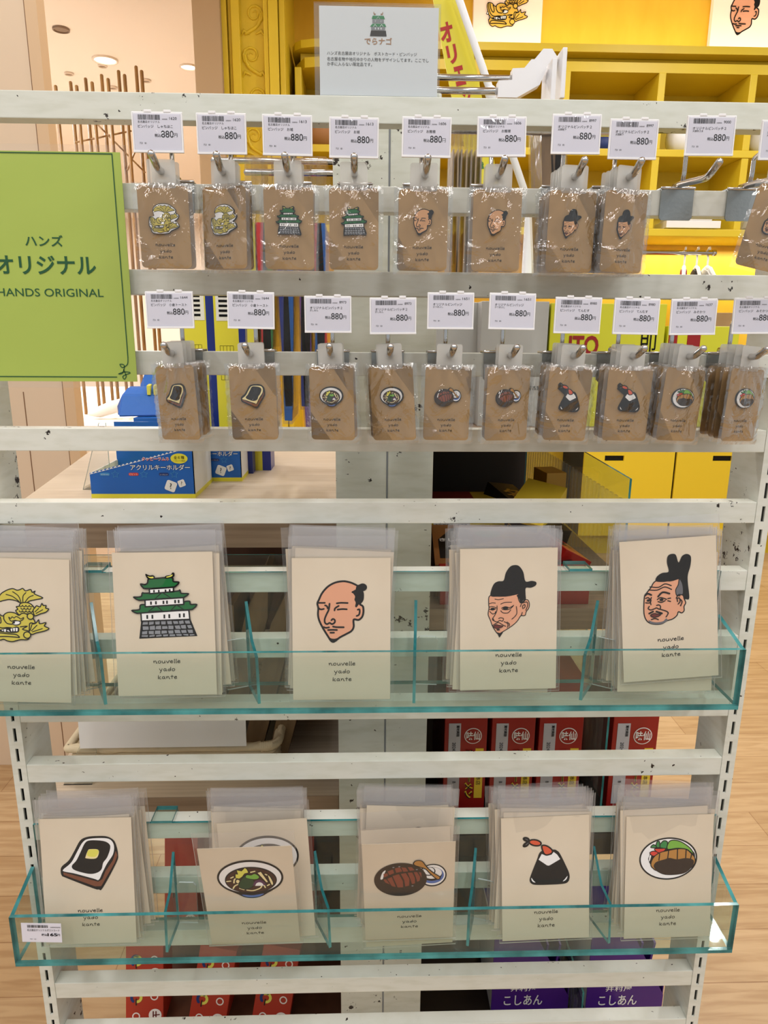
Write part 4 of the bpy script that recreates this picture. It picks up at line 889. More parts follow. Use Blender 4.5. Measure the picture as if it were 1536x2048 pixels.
# ------------------------------------------------------------------ gondola shelving straight behind the rack
px0, px1 = -.0505, .0652
gond = thing('gondola_shelving', 'two-sided store shelving behind the rack with worn white centre posts', 'shelving', (0, 0, 0))
xm = (px0+px1)/2+.0035
MB().box((px0, .12, 0), (xm-.0012, .17, 1.70), 'paint_worn', bev=.002).build('post', gond); MB().box((xm+.0006, .12, 0), (px1, .17, 1.70), 'paint_worn', bev=.002).build('post', gond); MB().box((xm-.0012, .122, 0), (xm+.0006, .165, 1.70), 'castle_grey').build('post_gap', gond)
MB().box((px0+.002, .17, 0), (px0+.012, 1.3, 1.20), 'brown_panel').build('left_back_panel', gond); MB().box((px1-.012, .17, 0), (px1-.002, 1.3, 1.31), 'dark_panel').build('right_back_panel', gond)
P1, P2_ = atz(54, 994, 1.225), atz(178, 904, 1.225)
def ln(Y): f = (Y-P1.y)/(P2_.y-P1.y); return P1.x+(P2_.x-P1.x)*f
MB().box((-.46, .74, .34), (px0-.004, .75, 1.188), 'brown_panel').build('left_shade_backing', gond); MB().box((px1, .84, .34), (.345, .85, 1.295), 'dark_panel').build('right_shade_backing', gond)  # dark backings added to stand in for shade inside the shelving
mb = MB().prism([(ln(.16), .16), (px0-.002, .16), (px0-.002, 1.05), (ln(1.05), 1.05)], 1.189, 1.225, 'pale_wood', 'z'); mb.box((ln(.16), .1585, 1.189), (px0-.002, .16, 1.2245), 'grey_shade_wood'); mb.build('left_top_shelf', gond)  # front strip is the same wood, darkened in colour for shade
mb = MB().box((-.4685, .16, .789), (px0-.002, .75, .827), 'pale_wood'); mb.box((-.4685, .1585, .789), (px0-.002, .16, .8265), 'grey_shade_wood'); mb.build('left_middle_shelf', gond)  # front edge again in the wood's painted shade tone
MB().box((-.40, .16, .30), (px0-.002, .75, .34), 'brown_panel').build('left_bottom_shelf', gond)
mb = MB(); mb.prism([(-.455, 1.152), (px0-.004, 1.152), (px0-.004, 1.182), (-.455, 1.182)], .150, .1525, 'acrylic', 'y', edge='acrylic_edge'); mb.box((-.455, .1545, 1.160), (px0-.004, .1575, 1.166), 'chrome'); mb.build('price_rail', gond)
MB().box((px1+.002, .17, 1.07), (.372, .85, 1.100), 'grey_shade_wood').build('right_top_shelf', gond)
MB().box((px1+.002, .17, .715), (.40, .85, .750), 'dark_panel').build('right_middle_shelf', gond)  # coloured dark to deepen the shaded gaps behind the red boxes
MB().box((px1+.002, .17, .30), (.42, .85, .340), 'dark_panel').build('right_bottom_shelf', gond)
MB().box((px1+.002, .30, 1.296), (.60, .9, 1.312), 'grey_shade_wood').build('right_upper_shelf', gond)
# clear risers at the right ends
def riser(pts, X, label):
    q = [atx(x, y, X) for x, y in pts]; a, b = q; zb_ = min(a.z, b.z)
    t = thing('acrylic_riser', label, 'riser', (X, 0, 0), group='clear risers on the right shelves')
    return t
for zz, tp, l in ((1.100, .17, 'clear ribbed acrylic riser at the right end of the noodle box shelf'), (.750, .25, 'clear ribbed acrylic riser beside the red box row'), (.340, .09, 'clear ribbed acrylic riser beside the purple boxes')):
    t = thing('acrylic_riser', l, 'riser', (.334, .2, zz), group='clear risers on the right shelves')
    MB().prism([(0, 0), (.60, 0), (.60, tp+.012), (0, tp)], 0, .003, 'acrylic', 'x', edge='acrylic_edge').build('side_sheet', t)
    mb = MB()
    for i in range(30): mb.box((-.004, .015+i*.019, .004), (-.0005, .024+i*.019, tp-.03), 'acrylic_clear')
    mb.build('ribs', t)

# ---- left table goods
def carton_text(mb, body, x, z, w, key='box_white', out='navy', y=-.0004, h=None):
    text(mb, body, x, z, out, w=w, h=h, y=y, bold=.045); text(mb, body, x, z, key, w=w, h=h, y=y-.0004, bold=.01)
def keybox(loc, rot, w, label):
    t = thing('display_box', label, 'display box', loc, (0, 0, R(rot)), 'blue keyholder display boxes'); d, hL, hR = .115, .036, .075
    mb = MB(); f = [(0, .006), (w, .006), (w, hR), (0, hL)]
    mb.prism(f, 0, .0012, 'box_blue', 'y'); mb.prism([(0, .0061), (d, .0061), (d, hR+.02), (0, hR)], w-.0012, w, 'box_white', 'x'); mb.box((0, .001, .001), (w, d, .003), 'box_blue'); mb.box((0, d-.0012, .003), (w, d, hR+.02), 'box_blue'); mb.box((0, .001, .003), (.0012, d, hL), 'box_white')
    mb.build('carton', t); MB().box((-.0002, -.0004, 0), (w+.0003, d, .006), 'box_yellow').build('base_band', t)
    mb = MB()
    n = 26
    for i in range(n): 
        x0 = w*i/n; z0 = hL+(hR-hL)*i/n; mb.add([(x0, -.0003, z0-.002), (x0+w/n, -.0003, z0+(hR-hL)/n-.002), (x0+w/n*.5, -.0003, z0+.0012)], [(0, 1, 2)], 'box_white')
    carton_text(mb, 'アクリルキーホルダー', w*.68, .0405, w*.57); text(mb, 'クッピーラムネ', w*.64, .0535, 'box_white', w=w*.265, y=-.0004, bold=.06); text(mb, 'クッピーラムネ', w*.64, .0535, 'logo_red', w=w*.26, y=-.0008, bold=.015)
    e = ell(w*.865, .0570, w*.082, .0072); mb.add([(a, -.0005, b) for a, b in e], [tuple(range(len(e)))[::-1]], 'box_yellow'); text(mb, '全６種', w*.865, .0562, 'ink', w=w*.10, y=-.0009, bold=0); text(mb, 'シークレット２種含む', w*.865, .0530, 'ink', w=w*.12, y=-.0009, bold=0)
    for fx, k, b in ((.145, 'pill_blue', 'ククちゃん'), (.42, 'logo_red', 'ピピット'), (.71, 'navy', 'シークレット')):
        q = rnd_rect(w*.095, .0042, .002); mb.add([(a+w*fx, -.0004, c+.0345) for a, c in q], [tuple(range(len(q)))[::-1]], k); text(mb, b, w*fx, .0332, 'box_white', w=w*.075, y=-.0007, bold=0)
        st = [(w*(fx+.10)+.0055*(1 if i % 2 else .45)*math.sin(i*math.pi/5), .0345-.0055*(1 if i % 2 else .45)*math.cos(i*math.pi/5)) for i in range(10)]; stroke(mb, st, .0006, 'pill_blue', -.0005, True)
    for cx_, cz_, s, r in ((w*.77, .0175, .0150, -22), (w*.875, .0215, .0098, 20)):
        q = rnd_rect(s, s, s*.18); c, sn = math.cos(R(r)), math.sin(R(r)); mb.add([(cx_+a*c-b*sn, -.0005, cz_+a*sn+b*c) for a, b in q], [tuple(range(len(q)))[::-1]], 'box_white'); text(mb, '?', cx_, cz_-s*.27, 'ink', h=s*.55, y=-.0009, bold=0)
    mb.build('printing', t)
    mb = MB(); text(mb, '□', 0, 0, 'logo_red', w=.004, y=0); return t
keybox((-.4029, .284, 1.225), 0, .146, 'blue keyholder display box with yellow base, nearer of the two on the table'); keybox((-.352, .405, 1.225), 0, .141, 'blue keyholder display box behind the nearer one, mostly hidden')
t = thing('acrylic_stand', 'clear acrylic stand left of the blue keyholder box', 'stand', (-.425, .34, 1.225)); MB().prism([(-.012, 0), (.03, 0), (.03, .10), (.02, .10)], 0, .003, 'acrylic_clear', 'y', edge='acrylic_rim').build('face', t); MB().box((-.012, .003, 0), (.03, .06, .003), 'acrylic_clear').build('foot', t)
def pouch(loc, rz, label, s=1):
    t = thing('zip_pouch', label, 'pouch', loc, (0, 0, R(rz)), 'blue zip pouches'); w, d, h = .085*s, .10*s, .052*s
    vs = [(-w/2, 0, 0), (w/2, 0, 0), (w/2, d, 0), (-w/2, d, 0), (-w*.30, d*.5, h*.95), (w*.30, d*.5, h*.95), (-w*.42, d*.2, h*.7), (w*.42, d*.2, h*.7), (w*.42, d*.8, h*.7), (-w*.42, d*.8, h*.7), (-w*.58, d*.5, h*.25), (w*.58, d*.5, h*.25)]
    fs = [(0, 3, 2, 1), (0, 1, 7, 6), (6, 7, 5, 4), (2, 3, 9, 8), (8, 9, 4, 5), (0, 6, 10), (3, 10, 9), (0, 10, 3), (6, 4, 10), (4, 9, 10), (1, 11, 7), (2, 8, 11), (1, 2, 11), (7, 11, 5), (5, 11, 8)]
    bm = bmesh.new(); V = [bm.verts.new(v) for v in vs]; [bm.faces.new([V[i] for i in f]) for f in fs]; bmesh.ops.recalc_face_normals(bm, faces=bm.faces[:]); bmesh.ops.bevel(bm, geom=bm.edges[:], offset=.0022*s, segments=2, affect='EDGES'); bm.verts.index_update()
    mb = MB().add([v.co.copy() for v in bm.verts], [[v.index for v in f.verts] for f in bm.faces], 'pouch_blue', None, False); bm.free(); mb.build('body', t)
    mb = MB()
    for i in range(2): mb.box((w*.08+i*w*.13, d*.16, h*.68), (w*.15+i*w*.13, d*.84, h*1.0), 'zip_yellow', bev=.001)
    mb.build('zip', t)
zc = at(300, 848, .42).z
pz = at(330, 850, .43).z
t = thing('display_box', 'plain blue carton under the blue zip pouches', 'display box', (-.34, .53, 1.225)); MB().box((-.075, 0, 0), (.12, .13, pz-1.225), 'box_blue', bev=.001).build('carton', t)
pouch((at(290, 840, .55).x, .545, pz+.001), 12, 'blue zip pouch with a yellow zip, front left of the pouches'); pouch((at(330, 840, .62).x, .60, pz+.046), -16, 'blue zip pouch lying on top behind the front left one'); pouch((at(412, 840, .55).x-.01, .545, pz+.001), -6, 'blue zip pouch with a yellow zip right of the toast pack stack', .95)
def tall_box(x0, x1, ytop, Y, d, face, side, label, grp, lab=None):
    a, b = at(x0, 640, Y), at(x1, 640, Y); zt_ = at(x0, ytop, Y).z; t = thing('carton', label, 'box', (a.x, Y, 1.225), group=grp); w_, h_ = b.x-a.x, zt_-1.225
    mb = MB().box((0, 0, 0), (w_, d, h_), face); mb.box((w_, 0, 0), (w_+.0145, d, h_), side); mb.build('carton', t)
    mb = MB(); mb.box((w_*.1, -.0008, h_*.80), (w_*.95, -.0001, h_*.97), 'box_white'); q = random.Random(x0)
    for i in range(5): mb.box((w_*.22, -.0012, h_*(.82+.024*i)), (w_*.78, -.0008, h_*(.832+.024*i)), 'ink')
    mb.build('bar_code_label', t); mb = MB()
    for r_ in range(6):
        for c_ in range(4):
            stroke(mb, [(w_*(.2+.14*c_), h_*(.50+.035*r_)), (w_*(.32+.14*c_), h_*(.50+.035*r_))], .0005, 'ink', -.0004)
    for c_ in range(5): stroke(mb, [(w_*(.2+.14*c_), h_*.50), (w_*(.2+.14*c_), h_*.675)], .0005, 'ink', -.0004)
    mb.build('table_print', t); return t
g2 = 'yellow and blue cartons on the table'
tall_box(365, 412, 560, .50, .05, 'box_yellow', 'pack_navy', 'yellow carton with blue side, leftmost behind the first toast tag', g2); tall_box(428, 476, 560, .47, .05, 'box_yellow', 'pack_navy', 'yellow carton with blue side and bar code, in the middle of three', g2); tall_box(485, 515, 570, .50, .05, 'box_yellow', 'pack_navy', 'yellow carton with table print, rightmost of three by the flower bag', g2)
def hung_bag(px, Y, ztop, h, d, key, label, grp, tilt=0, X=None, th=.007, bag=True, card=None, drop=0):
    x = at(px, 500, Y).x if X is None else X
    t = thing('hanging_bag', label, 'packet', (x, Y, ztop), (0, R(tilt), 0), grp)
    pr = [(-th*.42, 0), (-th/2, -h*.12), (-th*.55, -h*.5), (-th/2, -h*.9), (-th*.42, -h), (th*.42, -h), (th/2, -h*.9), (th*.55, -h*.5), (th/2, -h*.12), (th*.42, 0)]
    MB().prism([(a_, b_-drop) for a_, b_ in pr], -d/2, d/2, key, 'y').build('packet', t)
    MB().prism([(a*1.25, (b-drop-.004) if b < -.01 else .004) for a, b in pr], -d/2-.006, d/2+.006, 'sleeve', 'y').build('clear_wrap', t); return t
ztl = at(560, 332, .34).z
gl = 'colourful bags hung edge-on left of the centre posts'
for i, (px, key, l) in enumerate(((517, 'box_yellow', 'yellow bag hung edge-on by the castle pack'), (528, 'pack_red', 'red bag hung edge-on beside the second roof-fish pack'), (548, 'pack_green', 'green bag hung edge-on with a flower print'), (566, 'pack_navy', 'dark blue bag hung edge-on behind the third hook'), (588, 'box_blue', 'bright blue bag hung edge-on left of the noodle packs'), (606, 'pack_purple', 'purple bag hung edge-on behind the noodle tag'), (622, 'pack_navy', 'navy bag hung edge-on with a red edge beside it'), (637, 'pack_red', 'red bag hung edge-on right next to the post'), (650, 'box_blue', 'blue bag hung edge-on nearest the post'))):
    hung_bag(px, .34, ztl-.004, .24+.02*(i % 3), .10, key, l, gl, (-1)**i*1.5, th=.012, drop=.075)
mb = MB()
for i in range(5):
    a = 2*math.pi*i/5; e = ell(.008*math.cos(a), .008*math.sin(a), .007, .005, math.degrees(a)); mb.add([(p_[0], 0, p_[1]) for p_ in e], [tuple(range(len(e)))[::-1]], 'pinskin')
def rod(xa, Y, z, L, label, sgn, holder=None, grp='chrome rods on the centre posts'):
    t = thing('chrome_rod', label, 'rod', (xa, Y, z), group=grp); MB().tube([(0, 0, 0), (sgn*L, 0, 0)], .0042, 'chrome', 10).build('bar', t)
    if holder:
        mb = MB(); e = sgn*L
        mb.prism([(e-sgn*.012, -.009), (e+sgn*.012, -.009), (e+sgn*.040, .006), (e+sgn*.048, .024), (e+sgn*.040, .034), (e+sgn*.028, .034), (e+sgn*.008, .011), (e-sgn*.012, .010)], -.008, .008, 'tag_white', 'y'); mb.build('clip', t)
        mb = MB(); mb.box((min(e+sgn*.050, e+sgn*.056), -.026, -.030), (max(e+sgn*.050, e+sgn*.056), .026, .030), 'tag_white', bev=.001); mb.build('tag_plate', t)
    return t
zr1, zr2 = at(950, 156, .36).z, at(950, 182, .28).z
rod(px1, .36, zr1, at(1040, 156, .36).x-px1, 'upper chrome rod with white tag clip rising over the top bar', 1, True); rod(px1, .28, zr2, at(1013, 182, .28).x-px1, 'lower chrome rod with white tag clip just above the top bar', 1, True)
rod(px0, .34, ztl+.006, .17, 'chrome rod carrying the colourful bags, upper of two', -1); rod(px0, .30, at(600, 346, .30).z, .12, 'short chrome rod with white tag clip under the upper one', -1)
# kraft packets hung edge-on on the right
zk = at(930, 262, .24).z
for i, px in enumerate((897, 905, 913, 922, 931, 940, 949)):
    hung_bag(px, .25, zk+.006, .16, .05, 'packet_beige' if i % 2 else 'packet_grey', 'clear packet with a brown card hung edge-on right of the posts', 'clear brown-card packets right of the posts', g.uniform(-1, 1), th=.0016, drop=.03)
for i, (px, tl) in enumerate(((1066, -5), (1084, -8), (1094, -3))):
    hung_bag(px, .30, at(1075, 250, .30).z, .20, .06, 'kraft_bag', 'tilted brown packet hung left of the first hat tag', 'tilted brown packets left of the hat tags', tl, th=.012)
rod(px1, .27, zk+.008, .27, 'chrome rod carrying the clear brown-card packets', 1)
# lime and grey cartons on the right upper shelf
zs_ = 1.312
def carton(x0, x1, ytop, Y, d, key, label, cat='box', grp=None, z0=zs_):
    a, b = at(x0, 660, Y), at(x1, 660, Y); t = thing('carton', label, cat, (a.x, Y, z0), group=grp); w_ = b.x-a.x; h_ = at(x0, ytop, Y).z-z0; MB().box((0, 0, 0), (w_, d, h_), key, bev=.001).build('carton', t); return t, w_, h_
t, w_, h_ = carton(872, 958, 604, .46, .12, 'grey_box', 'pale grey carton beside the posts behind the eel tags'); mb = MB(); mb.box((w_*.25, -.0006, h_*.45), (w_*.95, 0, h_*.8), 'grey_box'); mb.build('flap', t)
t, w_, h_ = carton(962, 1096, 602, .42, .12, 'grey_box', 'grey white carton with bar codes behind the second eel tag'); mb = MB(); bars(mb, w_*.5, w_*.68, h_*.28, h_*.55, -.0006, random.Random(5)); text(mb, '名古屋', w_*.84, h_*.3, 'ink', w=w_*.2, y=-.0006, bold=0); mb.build('print', t)
t, w_, h_ = carton(1100, 1330, 606, .42, .14, 'lime_box', 'lime yellow carton with red lettering behind the rice ball tags'); mb = MB(); text(mb, 'ITO', w_*.30, .112, 'ramen_red', w=w_*.26, h=.030, y=-.0008, bold=.03); text(mb, '即', w_*.86, .112, 'ink', w=w_*.14, h=.036, y=-.0008, bold=.0); mb.build('print', t)
t, w_, h_ = carton(1336, 1480, 652, .42, .14, 'lime_box', 'lime yellow carton with red blocks behind the cutlet tags'); mb = MB(); mb.box((w_*.28, -.0008, .108), (w_*.46, 0, .145), 'ramen_red'); mb.box((w_*.02, -.0008, .108), (w_*.14, 0, .145), 'ramen_red'); mb.build('print', t)
t, w_, h_ = carton(1395, 1480, 625, .60, .1, 'kraft', 'open kraft carton behind the lime carton at right')
# ---- noodle boxes on the right top shelf
def lying(loc, rot, size, key, label, art=None, grp='noodle boxes on the right shelf'):
    t = thing('noodle_box', label, 'noodle box', loc, tuple(R(a) for a in rot), grp); w_, d, h_ = size
    MB().box((0, 0, 0), size, key, bev=.0008).build('carton', t); mb = MB(); up = Matrix.Translation((0, 0, h_)) @ Matrix.Rotation(R(-90), 4, 'X')
    if art: art(mb, w_, d, h_, up)
    if mb.v: mb.build('print', t)
    return t
def txt(mb, body, x, z, key, w, mtx, y=-.0006, h=None, bold=.02): text(mb, body, x, z, key, w=w, h=h, y=y, mtx=mtx, bold=bold)
def a1(mb, w_, d, h_, up):
    mb.add([(.008, -.0004, .02), (w_*.36, -.0004, .02), (w_*.36, -.0004, d*.8), (w_*.28, -.0004, d*.93), (.03, -.0004, d*.9), (.008, -.0004, d*.6)], [(0, 1, 2, 3, 4, 5)], 'ramen_black', up); txt(mb, 'きしめん', w_*.20, d*.55, 'box_white', w_*.28, up); txt(mb, 'セット', w_*.22, d*.38, 'box_white', w_*.18, up)
    for i in range(16): x = w_*(.42+.5*rnd.random()); z = d*(.1+.7*rnd.random()); stroke_m(mb, [(x-.014, z), (x, z+.004), (x+.014, z-.002)], .004, 'ramen_gold', -.0005, up)
    e = ell(w_*.5, d*.75, .02, .012); mb.add([(a, -.0007, b) for a, b in e], [tuple(range(len(e)))], 'leaf_mid', up)
def stroke_m(mb, pts, w, key, y, mtx):
    q = MB(); stroke(q, pts, w, key, y); mb.add(q.v, q.f, key, mtx)
def a2(mb, w_, d, h_, up):
    mb.box((.005, -.0008, h_*.12), (w_*.42, 0, h_*.92), 'box_white')
    for i in range(5): text(mb, '名称 即席めん 内容量', w_*.22, h_*(.74-.14*i), 'ink', w=w_*.34, h=h_*.08, y=-.0014, bold=0)
    mb.add([(.0, -.0004, 0), (w_*.5, -.0004, 0), (w_*.5, -.0004, d), (0, -.0004, d)], [(0, 1, 2, 3)], 'ramen_red', up)
def a3(mb, w_, d, h_, up):
    mb.box((w_*.1, -.0008, h_*.15), (w_*.9, 0, h_*.85), 'ramen_black'); text(mb, 'らーめん', w_*.5, h_*.3, 'ramen_gold', w=w_*.65, h=h_*.4, y=-.0014); txt(mb, 'みそ', w_*.5, d*.3, 'ramen_black', w_*.5, up)
def a4(mb, w_, d, h_, up):
    txt(mb, '名', w_*.5, d*.62, 'ramen_gold', w_*.7, up); txt(mb, '古', w_*.5, d*.38, 'ramen_gold', w_*.6, up); txt(mb, '屋', w_*.5, d*.12, 'ramen_gold', w_*.6, up)
def a5(mb, w_, d, h_, up): txt(mb, '味', w_*.5, d*.3, 'ramen_black', w_*.6, up)
zn = 1.100
lying((.080, .215, zn), (9, 0, -3), (.165, .135, .05), 'ramen_brown', 'brown noodle box with black label lying at the front of the dark shelf', a1)
lying((.088, .37, zn), (0, 0, 0), (.15, .10, .094), 'label_yellow', 'yellow noodle box with white ingredient label at the back of the dark shelf', a2)
lying((.195, .345, zn+.055), (22, 8, -32), (.065, .11, .036), 'label_yellow', 'yellow noodle box lying slantwise with a black end label', a3)
lying((.243, .30, zn+.045), (14, 10, 24), (.052, .17, .032), 'ramen_black', 'slim black noodle box with gold lettering leaning by the riser', a4)
lying((.243, .22, zn+.03), (8, 28, 20), (.05, .075, .042), 'ramen_red', 'red noodle box tilted at the front by the riser', a5)
lying((.290, .45, zn+.0), (0, 0, 8), (.035, .06, .13), 'ramen_gold', 'small gold noodle box standing behind the black one', None)
for i, (x, zc_) in enumerate(((.085, 0), (.155, 0), (.225, 0))):
    lying((x, .185, zn), (0, 0, 0), (.062, .028, .05), 'ramen_red', f'red packet at the front edge of the dark shelf, {["left","middle","right"][i]} of three', a5, 'red packets under the noodle boxes')
# ---- four red ramen boxes
zb_ = .750
for i, (x0, x1) in enumerate(((888, 973), (982, 1068), (1076, 1163), (1222, 1312))):
    Y = .225; a, b = at(x0, 1500, Y), at(x1, 1500, Y); w_ = b.x-a.x; h_ = .215
    t = thing('ramen_box', f'tall red ramen box with round white crest, {["first","second","third","last"][i]} of four from the posts', 'ramen box', (a.x, Y, zb_), group='tall red ramen boxes')
    MB().box((0, 0, 0), (w_, .16, h_), 'ramen_red', bev=.0012).build('carton', t)
    mb = MB(); zt_ = at(x0, 1447, Y).z-zb_; rr = Matrix.Rotation(R(90), 4, 'Y')
    mb.box((w_*.10, -.0006, .01), (w_*.38, -.0001, zt_), 'sticker'); V = lambda b_, x, z, hh, key='ink', bo=0: text(mb, b_, 0, 0, key, h=hh, y=-.0012, bold=bo, mtx=Matrix.Translation((x, 0, z)) @ rr)
    V('賞味期限', w_*.275, zt_-.012, .0046, 'ink', .02); V('2024.10', w_*.19, zt_-.042, .0050); V('B', w_*.22, zt_-.098, .0046)
    cz_ = at(x0, 1472, Y).z-zb_; cx_ = w_*.67; e = ell(cx_, cz_, w_*.205, w_*.205); mb.add([(p_[0], -.0006, p_[1]) for p_ in e], [tuple(range(len(e)))[::-1]], 'box_white'); e = ell(cx_, cz_, w_*.185, w_*.185); mb.add([(p_[0], -.0009, p_[1]) for p_ in e], [tuple(range(len(e)))[::-1]], 'ramen_red')
    text(mb, '味仙', cx_, cz_-w_*.10, 'box_white', w=w_*.32, h=w_*.22, y=-.0013, bold=.02)
    mb.box((w_*.74, -.0006, cz_-.105), (w_*.93, -.0001, cz_-.021), 'label_yellow'); V('元祖 大本店', w_*.775, cz_-.062, .0072, 'ramen_black')
    V('台湾ラーメン', w_*.50, cz_-.064, .0145, 'label_yellow', .06); 
    text(mb, '台湾ラーメン', 0, 0, 'ramen_black', h=.0136, y=-.0018, bold=.01, mtx=Matrix.Translation((w_*.505, 0, cz_-.064)) @ rr)
    mb.build('print', t)
# ---- purple boxes and red gift boxes at the bottom
for i, (x0, x1) in enumerate(((985, 1140), (1176, 1330))):
    Y = .245; a, b = at(x0, 1960, Y), at(x1, 1960, Y); w_ = b.x-a.x; h_ = .150
    t = thing('topping_box', f'purple sweet bean topping display box, {["left","right"][i]} of two on the bottom shelf', 'display box', (a.x, Y, .341), group='purple topping boxes')
    mb = MB().prism([(0, 0), (w_, 0), (w_, .03), (w_*.55, h_), (0, h_)], 0, .0015, 'violet', 'y'); mb.box((0, .0015, 0), (w_, .12, .002), 'violet'); mb.box((0, .0015, .002), (.0015, .12, h_), 'box_white'); mb.box((w_-.0015, .0015, .002), (w_, .12, .05), 'violet'); mb.box((0, .1185, .002), (w_, .12, h_), 'violet'); mb.build('carton', t)
    mb = MB(); z3 = at(x0, 2011, Y).z-.341; text(mb, '井村屋', w_*.41, z3+.029, 'box_white', w=w_*.34, h=.011, y=-.0006, bold=.01); text(mb, 'こしあん', w_*.41, z3, 'box_white', w=w_*.50, h=.021, y=-.0006, bold=.012); text(mb, 'トッピング', w_*.38, z3-.030, 'box_white', w=w_*.56, h=.021, y=-.0006, bold=.012); mb.build('print', t)
    for j in range(3): 
        o = MB().box((0, 0, 0), (.004, .075, .115), 'violet', bev=.0008); tag(o.build('topping_pouch', None, (a.x+w_*(.45+.16*j), Y+.02, .344), (0, R(7), 0)), f'slim purple pouch standing in the {["left","right"][i]} topping box', 'pouch', f'pouches in the {["left","right"][i]} topping box')
def gift(x, y, z, rz, ry, label, h_=.20, grp='red gift boxes on the bottom left shelf'):
    t = thing('gift_box', label, 'gift box', (x, y, z), (R(-14), R(ry), R(rz)), grp); w_ = .062
    MB().box((0, 0, 0), (w_, .055, h_), 'gift_red', bev=.0015).build('carton', t); mb = MB()
    def ringm(cx_, cz_, r, k='ring_white'): stroke(mb, ell(cx_, cz_, r, r, 0, 20), r*.36, k, -.0006, True)
    for f in (0, .5):
        ringm(w_*.76, h_*(.36+f*.9), .0055); ringm(w_*.28, h_*(.12+f), .0055)
        e = ell(w_*.78, h_*.13+f*h_, .0105, .0105); mb.add([(p_[0], -.0005, p_[1]) for p_ in e], [tuple(range(len(e)))[::-1]], 'ring_white')
        for dx in (-.003, .0015): stroke(mb, [(w_*.78+dx, h_*.13+f*h_+.006), (w_*.78+dx, h_*.13+f*h_-.004)], .002, 'lip', -.0008)
        stroke(mb, [(w_*.78-.003, h_*.13+f*h_), (w_*.78+.007, h_*.13+f*h_+.001)], .0018, 'lip', -.0008)
        stroke(mb, ell(w_*.27, h_*(.35+f*.9), .007, .008, 0, 10, 60, 230), .0045, 'navy', -.0006); stroke(mb, ell(w_*.30, h_*(.35+f*.9), .007, .007, 0, 10, -90, 120), .0045, 'butter', -.0006); stroke(mb, [(w_*.28, h_*(.33+f*.9)), (w_*.28, h_*(.26+f*.9))], .002, 'ramen_black', -.0007)
    mb.build('print', t)
g3 = .341
for i, (px, rz, ry, l) in enumerate(((247, 0, 0, 'red gift box standing at left, upright in the front row'), (372, -6, 8, 'red gift box tilted in the middle of the front row'), (500, -6, 8, 'red gift box tilted at right of the front row by the post'))):
    a = at(px, 2010, .235); gift(a.x, .235, g3, rz, ry, l, .135)
for i, (px, l) in enumerate(((322, 'red gift box at left of the back row seen through the tray'), (420, 'red gift box in the middle of the back row'), (560, 'red gift box at right of the back row beside the post'))):
    a = at(px, 1800, .40); gift(a.x, .40, g3, 0, 0, l, .33)
# ---- basket with paper bags
a, b = at(136, 1500, .20), at(556, 1500, .20); bw_ = b.x-a.x
t = thing('basket', 'woven cream rope basket on the left middle shelf', 'basket', (a.x, .20, .827)); d = .27
rim = bend([(0, 0, .052), (bw_, 0, .052), (bw_, d, .052), (0, d, .052), (0, 0, .052)], r=.08)
mb = MB().tube(rim, .0062, 'basket', 10)
tw = []
for i in range(420):
    f = i/420*(len(rim)-1); k = min(int(f), len(rim)-2); p_ = rim[k].lerp(rim[k+1], f-k); tw.append(p_+Vector((0, math.cos(i*.9)*.0035, math.sin(i*.9)*.0048)))
mb.tube(tw, .0036, 'basket', 5); mb.build('rim', t)
mb = MB()
for j in range(6):
    z = .004+j*.0085
    mb.tube([(p_.x, p_.y, z) for p_ in bend([(.006, .006, 0), (bw_-.006, .006, 0), (bw_-.006, d-.006, 0), (.006, d-.006, 0), (.006, .006, 0)], r=.08)], .0046, 'basket', 6)
mb.box((.006, .006, 0), (bw_-.006, d-.006, .003), 'basket'); mb.build('woven_wall', t)
o = MB().prism([(0, 0), (.232, .001), (.232, .058), (.14, .056), (.06, .062), (0, .062)], 0, .0012, 'box_white', 'y'); q = at(160, 1497, .187); tag(o.build('paper_sign', None, (q.x, .187, q.z), (R(-4), 0, 0)), 'blank white paper sign propped on the rope basket rim', 'sign')
t = thing('acrylic_stand', 'clear acrylic sign stand left of the rope basket', 'stand', (-.445, .19, .827)); MB().prism([(0, 0), (.04, 0), (.055, .075), (.035, .075)], 0, .0025, 'acrylic_clear', 'y', edge='acrylic_rim').build('face', t); MB().box((0, .0025, .0005), (.04, .05, .003), 'acrylic_clear').build('foot', t)
for i in range(7):
    x = a.x+.05+i*.040; h_ = .25+.02*((i*5) % 3)
    o = MB(); o.prism([(-.014, 0), (.014, 0), (.016, h_*.8), (.004, h_), (-.004, h_), (-.016, h_*.8)], 0, .12, 'kraft_bag', 'y'); tag(o.build('paper_bag', None, (x, .25, .834), (0, R(14), R(g.uniform(-4, 4)))), 'brown paper bag leaning in the rope basket', 'paper bag', 'paper bags in the basket')
# ------------------------------------------------------------------ signs on the rack
t = thing('sign_holder', 'clear acrylic holder with a white castle logo notice on the top bar', 'sign', (at(755, 184, .006).x, .006, ZT[0]))
sw = at(880, 100, .006).x-at(629, 100, .006).x; sh = at(755, 8, .006).z-ZT[0]; pw = at(876, 100, .005).x-at(639, 100, .005).x; ph = at(755, 13, .005).z-ZT[0]; pc = (at(876, 100, .006).x+at(639, 100, .006).x)/2-at(755, 184, .006).x; scx = (at(880, 100, .006).x+at(629, 100, .006).x)/2-at(755, 184, .006).x
mb = MB()
for y0 in (-.0022, .0010): mb.box((scx-sw/2, y0, 0), (scx+sw/2, y0+.0012, sh), 'acrylic_clear')
mb.box((scx-sw/2, -.0022, -.0001+.0001), (scx+sw/2, .011, .0012), 'acrylic_clear'); mb.build('acrylic_sheet', t)
MB().box((pc-pw/2, -.0006, .0016), (pc+pw/2, .0004, ph), 'sign_paper').build('notice_paper', t)
mb = MB(); kx = pw/1395.; kz = (ph-.001)/1035.
